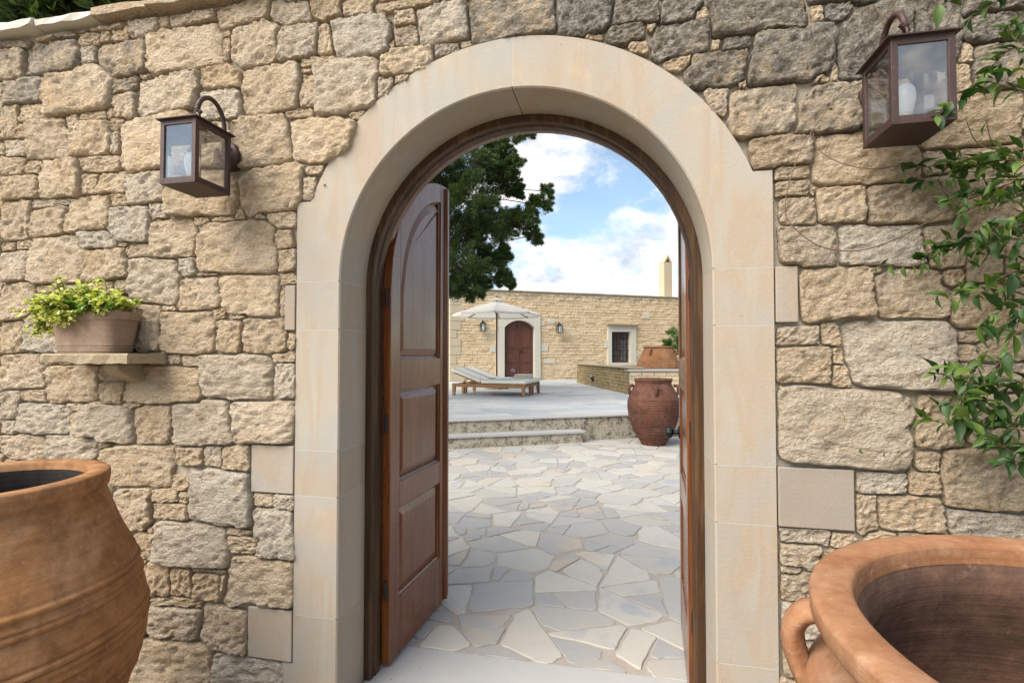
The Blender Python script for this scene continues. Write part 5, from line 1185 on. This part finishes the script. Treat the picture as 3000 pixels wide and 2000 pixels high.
# wall light on the low wall
lp = onwall(1735, 1108, 0); 
d_ = ray(1738, 1108); tt = ((L1[:2]-CAM[:2])@ln_)/(d_[:2]@ln_); pL = CAM+d_*tt; uL = (pL[:2]-L1[:2])@ld
wlight = thing('step_light', 'small round black bulkhead light on the low garden wall', 'light', lw(uL, 0, pL[2]))
m = MB(); m.lathe([(0.0, 0.0), (0.085, 0.0), (0.085, 0.03), (0.07, 0.07), (0.03, 0.10), (0, 0.105)], 18, tf=lambda x, y, z: lw(uL+x, 0.0-z, pL[2]+y)); m.build('housing', 'black_iron', wlight, smooth=True)
m = MB(); m.box((uL+0.10, -0.045, pL[2]-0.085), (uL+0.21, 0.0, pL[2]+0.085), lw); m.build('back_plate', 'canvas', wlight, bevel=0.01)

# ================================================================== COURTYARD JARS
def far_jar(c, prof, mat, label, lugs, ribs=None, group='terracotta jars inside the courtyard', handles=()):
    t = thing('courtyard_jar', label, 'jar', c, group); P_ = smooth_prof(prof, 5)
    if ribs:
        z0_, z1_, n_, a_ = ribs; P2 = []; top_ = [p for p in P_ if p[1] > z1_]; bot = [p for p in P_ if p[1] < z0_]
        zz = np.array([p[1] for p in P_ if z0_-.1 <= p[1] <= z1_+.1])[::-1]; rr0 = np.array([p[0] for p in P_ if z0_-.1 <= p[1] <= z1_+.1])[::-1]
        for k in range(n_*6): zq = z1_-(z1_-z0_)*k/(n_*6); P2.append((float(np.interp(zq, zz, rr0))+a_*math.sin(2*PI*k/6), zq))
        P_ = top_+P2+bot
    m = MB(); m.lathe(P_, 56, c, 0.004); m.disc(P_[-1][0], c[2]+P_[-1][1], 56, c); m.build('body', mat, t, smooth=True)
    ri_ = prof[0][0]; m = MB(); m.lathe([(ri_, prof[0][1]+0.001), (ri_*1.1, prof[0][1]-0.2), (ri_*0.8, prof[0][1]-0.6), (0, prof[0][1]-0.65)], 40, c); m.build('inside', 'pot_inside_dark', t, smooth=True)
    for (a, zc_, r_, sz) in lugs:
        dr2 = Vector((math.cos(a), math.sin(a), 0)); b_ = Vector(c)+Vector((0, 0, zc_))
        m = MB(); m.tube([tuple(b_+dr2*(r_-0.02)+Vector((0, 0, sz))), tuple(b_+dr2*(r_+sz*.55)+Vector((0, 0, sz*1.0))), tuple(b_+dr2*(r_+sz*.75)+Vector((0, 0, sz*.3))), tuple(b_+dr2*(r_+sz*.6)+Vector((0, 0, -sz*.5))), tuple(b_+dr2*(r_+0.02)+Vector((0, 0, -sz)))], [0.03, 0.032, 0.03, 0.03, 0.028], 8); m.build('handle', mat, t, smooth=True)
    return t
pb = onfloor(1916, 1303, 0); tocam = math.atan2(CAM[1]-pb[1], CAM[0]-pb[0])
far_jar((pb[0], pb[1]+0.1, -0.02), [(0.27, 1.17), (0.285, 1.188), (0.32, 1.19), (0.335, 1.175), (0.325, 1.14), (0.315, 1.10), (0.355, 1.02), (0.415, 0.90), (0.45, 0.78), (0.452, 0.66), (0.42, 0.46), (0.34, 0.24), (0.255, 0.10), (0.215, 0.03), (0.215, 0.0)], 'red_terracotta', 'ribbed red-brown terracotta jar on the paving beside the terrace edge', [(tocam-1.35, 0.98, 0.37, 0.085), (tocam+0.12, 0.98, 0.37, 0.085), (tocam+1.6, 0.98, 0.37, 0.085)], (0.22, 0.84, 22, 0.005))
pq = camXZ((1928-1500)/FPX*16.2, 16.2)
far_jar((pq[0], pq[1], TZ), [(0.33, 1.385), (0.35, 1.40), (0.42, 1.405), (0.455, 1.395), (0.455, 1.36), (0.44, 1.33), (0.50, 1.20), (0.58, 1.02), (0.665, 0.80), (0.69, 0.62), (0.62, 0.36), (0.48, 0.14), (0.42, 0.04), (0.42, 0.0)], 'orange_terracotta', 'tall orange terracotta jar rising behind the low garden wall', [(tocam+1.35, 1.20, 0.50, 0.085), (tocam-0.45, 1.22, 0.50, 0.085), (tocam+2.9, 1.2, 0.5, 0.085)])

# ================================================================== SUN LOUNGERS
LA = math.radians(-6.2); la = np.array([math.cos(LA), math.sin(LA)]); lb = np.array([-la[1], la[0]])
def lounger(org, label, back=True):
    o = np.array(org)
    lt = lambda a, b, z: (o[0]+la[0]*a+lb[0]*b, o[1]+la[1]*a+lb[1]*b, TZ+z)
    t = thing('sun_lounger', label, 'sun lounger', lt(1.1, 0.38, 0.002), 'teak sun loungers under the parasol'); L, W_ = 2.2, 0.76
    for (a, b) in [(0.03, 0), (0.03, W_-0.09), (L-0.13, 0), (L-0.13, W_-0.09), ]:
        s_ = 0.025 if a < 1 else -0.025
        m = MB(); m.hexa([(a+.012-s_*.6, b+.01, 0.002), (a+.085-s_*.6, b+.01, 0.002), (a+.085-s_*.6, b+.085, 0.002), (a+.012-s_*.6, b+.085, 0.002)], [(a, b, .335), (a+.10, b, .335), (a+.10, b+.09, .335), (a, b+.09, .335)], lt); m.build('leg', 'teak', t, bevel=0.005)
    m = MB(); m.box((0.13, 0.012, 0.235), (L-0.13, 0.05, 0.325), lt); m.build('side_rail', 'teak', t); m = MB(); m.box((0.13, W_-0.05, 0.235), (L-0.13, W_-0.012, 0.325), lt); m.build('side_rail', 'teak', t)
    m = MB(); m.box((L-0.11, 0.09, 0.235), (L-0.06, W_-0.09, 0.325), lt); m.box((0.06, 0.09, 0.235), (0.10, W_-0.09, 0.325), lt); m.build('end_rail', 'teak', t)
    hx, hz = 0.88, 0.335; ba = math.radians(20) if back else 0
    for k in range(9): m = MB(); a = 0.95+k*0.13; m.box((a, 0.05, 0.318), (a+0.09, W_-0.05, 0.338), lt); m.build('slat', 'teak', t)
    bt = lambda s_, b, n_: lt(hx-math.cos(ba)*s_+math.sin(ba)*n_*0, b, hz+math.sin(ba)*s_+n_*math.cos(ba))
    m = MB(); m.box((0.0, 0.05, -0.02), (0.86, 0.09, 0.02), bt); m.box((0.0, W_-0.09, -0.02), (0.86, W_-0.05, 0.02), bt)
    for k in range(6): m.box((0.05+k*0.14, 0.09, -0.005), (0.13+k*0.14, W_-0.09, 0.015), bt)
    m.build('backrest', 'teak', t)
    m = MB(); m.tube([lt(0.25, 0.1, 0.29), lt(0.47, 0.1, hz+math.tan(ba)*0.38)], 0.016, 6); m.tube([lt(0.25, W_-0.1, 0.29), lt(0.47, W_-0.1, hz+math.tan(ba)*0.38)], 0.016, 6); m.build('prop', 'teak', t)
    m = MB(); m.box((hx+0.01, 0.015, 0.342), (L-0.01, W_-0.015, 0.455), lt); c1 = m.build('seat_cushion', 'cushion_grey', t, bevel=0.03)
    m = MB(); m.box((0.0, 0.015, 0.022), (0.93, W_-0.015, 0.130), bt); m.build('back_cushion', 'cushion_grey', t, bevel=0.03)
    for (a, b) in [(0.015, 0), (W_-0.015, 0)]:
        m = MB(); m.tube([bt(0.90, a, 0.13), bt(0.02, a, 0.13), lt(hx+0.05, a, 0.453), lt(L-0.05, a, 0.455)], 0.006, 5); m.build('piping', 'cushion_piping', t)
    return lt
lg = onfloor(1325, 1157, TZ)
lt1 = lounger((lg[0]-0.03, lg[1]-0.02), 'teak sun lounger with grey cushion and raised back, magazines lying on it')
lt2 = lounger((lg[0]-0.03+lb[0]*0.84, lg[1]-0.02+lb[1]*0.84), 'teak sun lounger with grey cushion holding the folded towel and wine glass')
m = MB(); m.box((1.25, 0.30, 0.4555), (1.62, 0.56, 0.464), lt1); tag(m.build('magazine', 'paper_blue'), 'blue magazine lying on the grey lounger cushion', 'magazine')
m = MB(); m.box((0.98, 0.40, 0.4655), (1.16, 0.55, 0.478), lt1); tag(m.build('notebook', 'paper_dark', bevel=0.003), 'small dark notebook lying on the grey lounger cushion', 'notebook')
tw_ = thing('folded_towel', 'folded beige towel on the grey lounger cushion beside the wine glass', 'towel', lt2(1.78, 0.3, 0.456))
for k in range(2): m = MB(); m.box((1.56+.01*k, 0.10, 0.4565+0.06*k), (2.06-.01*k, 0.48, 0.513+0.06*k), lt2); m.build('fold', 'towel', tw_, bevel=0.022)
gq = lt2(1.50, 0.22, 0.456); gt = thing('wine_glass', 'stemmed glass of red wine standing on the lounger cushion beside the towel', 'glass', gq)
m = MB(); m.lathe([(0.0, 0.001), (0.040, 0.001), (0.040, 0.004), (0.006, 0.010), (0.005, 0.095), (0.020, 0.11), (0.052, 0.145), (0.062, 0.19), (0.058, 0.235), (0.050, 0.265)], 24, gq); m.build('bowl_and_stem', 'clear_glass', gt, smooth=True)
m = MB(); m.lathe([(0.0, 0.108), (0.018, 0.112), (0.049, 0.146), (0.058, 0.185), (0.0, 0.186)], 24, gq); m.build('wine', 'wine', gt, smooth=True)

# ================================================================== PARASOL
uq = onfloor(1455, 1138, TZ); par = thing('parasol', 'white canvas parasol with dark wooden pole standing behind the loungers', 'parasol', (uq[0], uq[1], TZ+0.002))
ux, uy = uq[0], uq[1]
m = MB(); m.lathe([(0.0, TZ+0.002), (0.40, TZ+0.002), (0.40, TZ+0.07), (0.37, TZ+0.085), (0.06, TZ+0.09), (0.05, TZ+0.30), (0.0, TZ+0.30)], 32, (ux, uy, 0)); m.build('base', 'garden_rubble', par, auto=math.radians(40))
m = MB(); m.tube([(ux, uy, TZ+0.1), (ux, uy, 3.42)], 0.030, 12); m.build('pole', 'far_door_wood', par)
NR = 8; Rc = 1.50; ze, zt_ = 2.955, 3.42; a0 = math.radians(11)
ribp = [(ux+Rc*math.cos(a0+2*PI*k/NR), uy+Rc*math.sin(a0+2*PI*k/NR), ze) for k in range(NR)]
m = MB(); vs = []; rings_ = 6; sub = 6
for i in range(rings_+1):
    t = 0.10+0.90*i/rings_
    for k in range(NR):
        for j in range(sub):
            f = j/sub; a, b = ribp[k], ribp[(k+1) % NR]; x = a[0]+(b[0]-a[0])*f; y = a[1]+(b[1]-a[1])*f
            sag = 0.055*4*f*(1-f)*t; zz = zt_+(ze-zt_)*(t**1.06)-sag*0.5
            if i == rings_: zz -= 0.0
            vs.append((ux+(x-ux)*t, uy+(y-uy)*t, zz))
n = NR*sub; fs = [(i*n+k, i*n+(k+1) % n, (i+1)*n+(k+1) % n, (i+1)*n+k) for i in range(rings_) for k in range(n)]; k0 = len(vs); vs += [(p[0], p[1], p[2]-0.06) for p in vs[rings_*n:]]; fs += [(rings_*n+k, rings_*n+(k+1) % n, k0+(k+1) % n, k0+k) for k in range(n)]
m.add(vs, fs); m.build('canopy', 'canvas', par, recalc=False, auto=math.radians(12))
m = MB(); tp = (ux, uy, zt_+0.10); r_ = 0.30
vs = [tp]+[(ux+r_*math.cos(a0+2*PI*k/NR), uy+r_*math.sin(a0+2*PI*k/NR), zt_+0.015) for k in range(NR)]; m.add(vs, [(0, 1+k, 1+(k+1) % NR) for k in range(NR)]); m.build('vent_cap', 'canvas', par, recalc=False)
m = MB(); m.lathe([(0.0, 0.16), (0.025, 0.14), (0.035, 0.11), (0.02, 0.09), (0.0, 0.09)], 12, (ux, uy, zt_)); m.build('finial', 'far_door_wood', par, smooth=True)
for k in range(NR):
    p = ribp[k]; m = MB(); m.tube([(ux, uy, zt_-0.04), (ux+(p[0]-ux)*.5, uy+(p[1]-uy)*.5, (zt_+ze)/2-0.045), (p[0]*1.0, p[1]*1.0, ze-0.035)], 0.016, 6); m.build('rib', 'far_door_wood', par)
    m = MB(); m.tube([(ux, uy, zt_-0.36), (ux+(p[0]-ux)*.45, uy+(p[1]-uy)*.45, zt_+(ze-zt_)*.45-0.05)], 0.013, 6); m.build('strut', 'far_door_wood', par)
m = MB(); m.lathe([(0.031, zt_-0.46), (0.06, zt_-0.44), (0.06, zt_-0.34), (0.031, zt_-0.32)], 14, (ux, uy, 0)); m.build('hub', 'far_door_wood', par)
m = MB(); m.tube([(ux+.05, uy-.03, zt_-0.40), (ux+.06, uy-.04, zt_-0.85), (ux+.09, uy-.04, zt_-1.1), (ux+.05, uy-.04, zt_-0.9)], 0.008, 5); m.build('pull_cord', 'canvas', par)

# ================================================================== TREES
def conifer(name, label, cat, base, blobs, trunk, mat, dens, ln, seed, droop=0.0, group=None, cones=0, thick=0.24):
    t = thing(name, label, cat, base, group); rg = random.Random(seed); b0 = Vector(base)
    tk = MB(); tk.tube([tuple(p) for p in trunk[0]], trunk[1], 10); tk.build('trunk', 'bark', t, smooth=True)
    br = MB(); lf = MB(); co = MB(); V = []; F = []
    for (c_, r_, sq) in blobs:
        c_ = Vector(c_); 
        tz = c_.z-r_*0.5; best = min((Vector(p) for p in trunk[0]), key=lambda p: abs(p.z-tz)); mid_ = best.lerp(c_, 0.55)-Vector((0, 0, 0.15*r_))
        br.tube([tuple(best), tuple(mid_), tuple(c_)], [0.07*min(1, r_), 0.04*min(1, r_), 0.012], 6, False)
        nsub = max(10, int(68*r_)); out = (c_-best); out.z *= 0.4
        if out.length > 0: out.normalize()
        for k in range(nsub):
            d = Vector((rg.gauss(0, 1), rg.gauss(0, 1), rg.gauss(0, 0.75))).normalized()
            sc_ = c_+Vector((d.x, d.y, d.z*sq))*r_*rg.uniform(0.25, 0.80)
            if rg.random() < 0.5: br.tube([tuple(c_.lerp(sc_, 0.1)), tuple(sc_)], [0.014, 0.004], 4, False)
            sd_ = (d+out*0.7+Vector((0, 0, rg.uniform(0.1, 0.6)-droop))).normalized(); cr = r_*rg.uniform(0.24, 0.42)
            cl = r_*rg.uniform(0.5, 0.9); e1 = sd_.orthogonal().normalized(); e2 = sd_.cross(e1)
            for q in range(int(dens)):
                t_ = rg.random()**0.8; wd_ = cl*0.21*(1.05-t_)+0.012; p = sc_+sd_*cl*(t_-0.25)+e1*rg.gauss(0, wd_)+e2*rg.gauss(0, wd_)
                for b in range(3):
                    dd = (sd_*1.1+Vector((rg.uniform(-.75, .75), rg.uniform(-.75, .75), rg.uniform(-.5, .75)))).normalized()
                    s_ = dd.cross(Vector((rg.uniform(-1, 1), rg.uniform(-1, 1), rg.uniform(-1, 1)))); s_.normalize(); l_ = ln*rg.uniform(0.6, 1.4); w_ = l_*thick
                    k0 = len(V); V.append(tuple(p)); V.append(tuple(p+dd*l_*.45+s_*w_*.5)); V.append(tuple(p+dd*l_)); V.append(tuple(p+dd*l_*.45-s_*w_*.5)); F.append((k0, k0+1, k0+2, k0+3))
            if cones and rg.random() < cones:
                for q in range(14):
                    p = sc_+Vector((rg.gauss(0, 1), rg.gauss(0, 1), rg.gauss(0, 1)))*cl*0.25; dd = Vector((rg.uniform(-1, 1), rg.uniform(-1, 1), -1)).normalized(); s_ = dd.cross(Vector((1, .3, 0))).normalized()
                    co.add([tuple(p), tuple(p+dd*.06+s_*.02), tuple(p+dd*.12), tuple(p+dd*.06-s_*.02)], [(0, 1, 2, 3)])
    br.build('branches', 'bark', t, recalc=False); lf.v = V; lf.f = F; lf.build('crown', mat, t, kind='stuff', recalc=False)
    if co.v: co.build('dry_sprays', 'dry_cone', t, kind='stuff', recalc=False)
    return t
Zt = 12.5
def bl(x, y, rpx, dz=0.0, sq=0.85): p = atZ(x, y, Zt+dz); return (tuple(p), rpx/FPX*(Zt+dz), sq)
tb = onfloor(1165, 1190, TZ); tb = atZ(1165, 1200, Zt+0.3); tb[2] = TZ-0.3
tops = [tuple((tb[0]+dx, tb[1], z)) for dx, z in [(0, TZ-0.3), (0.05, 2.0), (0.12, 4.0), (0.1, 6.0), (0.15, 7.6), (0.1, 9.0)]]
blobs = [bl(1300,520,85), bl(1380,470,70,-.3), bl(1440,440,55), bl(1250,620,110,.2), bl(1370,590,90,-.4), bl(1450,530,62,.2), bl(1490,490,40,-.1), bl(1500,560,30,.2), bl(1330,700,95,.2), bl(1420,680,70,-.2), bl(1480,650,50,.3), bl(1540,640,42,0), bl(1575,600,36,.1), bl(1600,560,20,.1), bl(1560,690,30,.1), bl(1360,790,85,-.2), bl(1430,770,55,.2), bl(1465,815,34,0), bl(1475,745,26,.1), bl(1490,830,16,0), bl(1330,850,50,.1), bl(1390,840,42,0), bl(1420,400,35,.2), bl(1510,395,30,0), bl(1545,375,28,.1), bl(1500,330,50,.2), bl(1400,330,80,.3),
         bl(1180,450,130,.8), bl(1130,620,150,.7), bl(1180,780,130,.5), bl(1240,300,130,.5), bl(1120,300,150,.9), bl(1200,150,140,.6), bl(1020,480,130,.6), bl(1010,700,130,.6), bl(1110,0,140,.5), bl(1150,-150,110,.5), bl(1300,150,90,.3)]
conifer('cypress_tree', 'dark green cypress tree with drooping shaggy branches in the courtyard, behind the open gate leaf', 'tree', tuple(tb), blobs, (tops, [0.24, 0.21, 0.17, 0.13, 0.09, 0.04]), 'cypress_leaf', 100, 0.095, 4, 0.05, cones=0.10, thick=0.13)
# tree over the wall's corner
p0 = (-5.2, 4.2, -0.1); tr = [(-5.2, 4.2, z) for z in (-0.1, 2.0, 4.0, 6.0, 8.0)]; rg6 = random.Random(8)
bb = [(tuple(atZ(40+rg6.uniform(-60, 470), rg6.uniform(-230, 120)-40*(k % 2), 7.0+rg6.uniform(-0.5, 0.9))), rg6.uniform(0.45, 0.7), 0.85) for k in range(30)]+[(tuple(atZ(60*k-40, 60-20*(k % 3)-k*8, 7.0)), 0.42, .85) for k in range(8)]+[((-5.6+rg6.uniform(-2.6, 1.5), 4.6+rg6.uniform(-1.0, 1.4), rg6.uniform(4.0, 8.4)), rg6.uniform(0.7, 1.0), 0.85) for k in range(16)]
conifer('cypress_tree', 'dense dark cypress tree showing above the wall coping', 'tree', p0, bb, (tr, [0.28, 0.24, 0.19, 0.13, 0.05]), 'cypress_leaf', 24, 0.12, 14, 0.1, thick=0.3)
# bright conifer behind the tall jar and a dark tree top beyond the other leaf
q = atZ(1998, 1015, 17.8); c_ = (q[0], q[1], TZ)
conifer('young_pine', 'bright green young pine beside the tall orange jar', 'shrub', c_, [((q[0]-0.05, q[1], 1.75), 0.42, .7), ((q[0]-0.42, q[1], 1.95), 0.20, .5), ((q[0]+0.3, q[1], 1.9), 0.4, .8), ((q[0], q[1], 2.3), 0.35, .9), ((q[0]-0.35, q[1], 1.62), 0.22, .5)], ([(q[0], q[1], TZ-.05), (q[0], q[1], 1.6), (q[0], q[1], 2.3)], [0.05, 0.04, 0.015]), 'pine_leaf', 22, 0.13, 31, 0.0, thick=0.12)
q = atZ(2135, 720, 21); 
conifer('cypress_tree', 'dark cypress standing beyond the house chimney', 'tree', (q[0], q[1], TZ), [((q[0], q[1], z), r_, 1.0) for z, r_ in [(2.6, 1.0), (3.6, 1.05), (4.6, 1.05), (5.6, 1.0), (6.6, 0.75), (7.4, 0.45)]], ([(q[0], q[1], TZ-.2), (q[0], q[1], 3.5), (q[0], q[1], 7.4)], [0.2, 0.14, 0.03]), 'cypress_leaf', 18, 0.16, 33, 0.0)
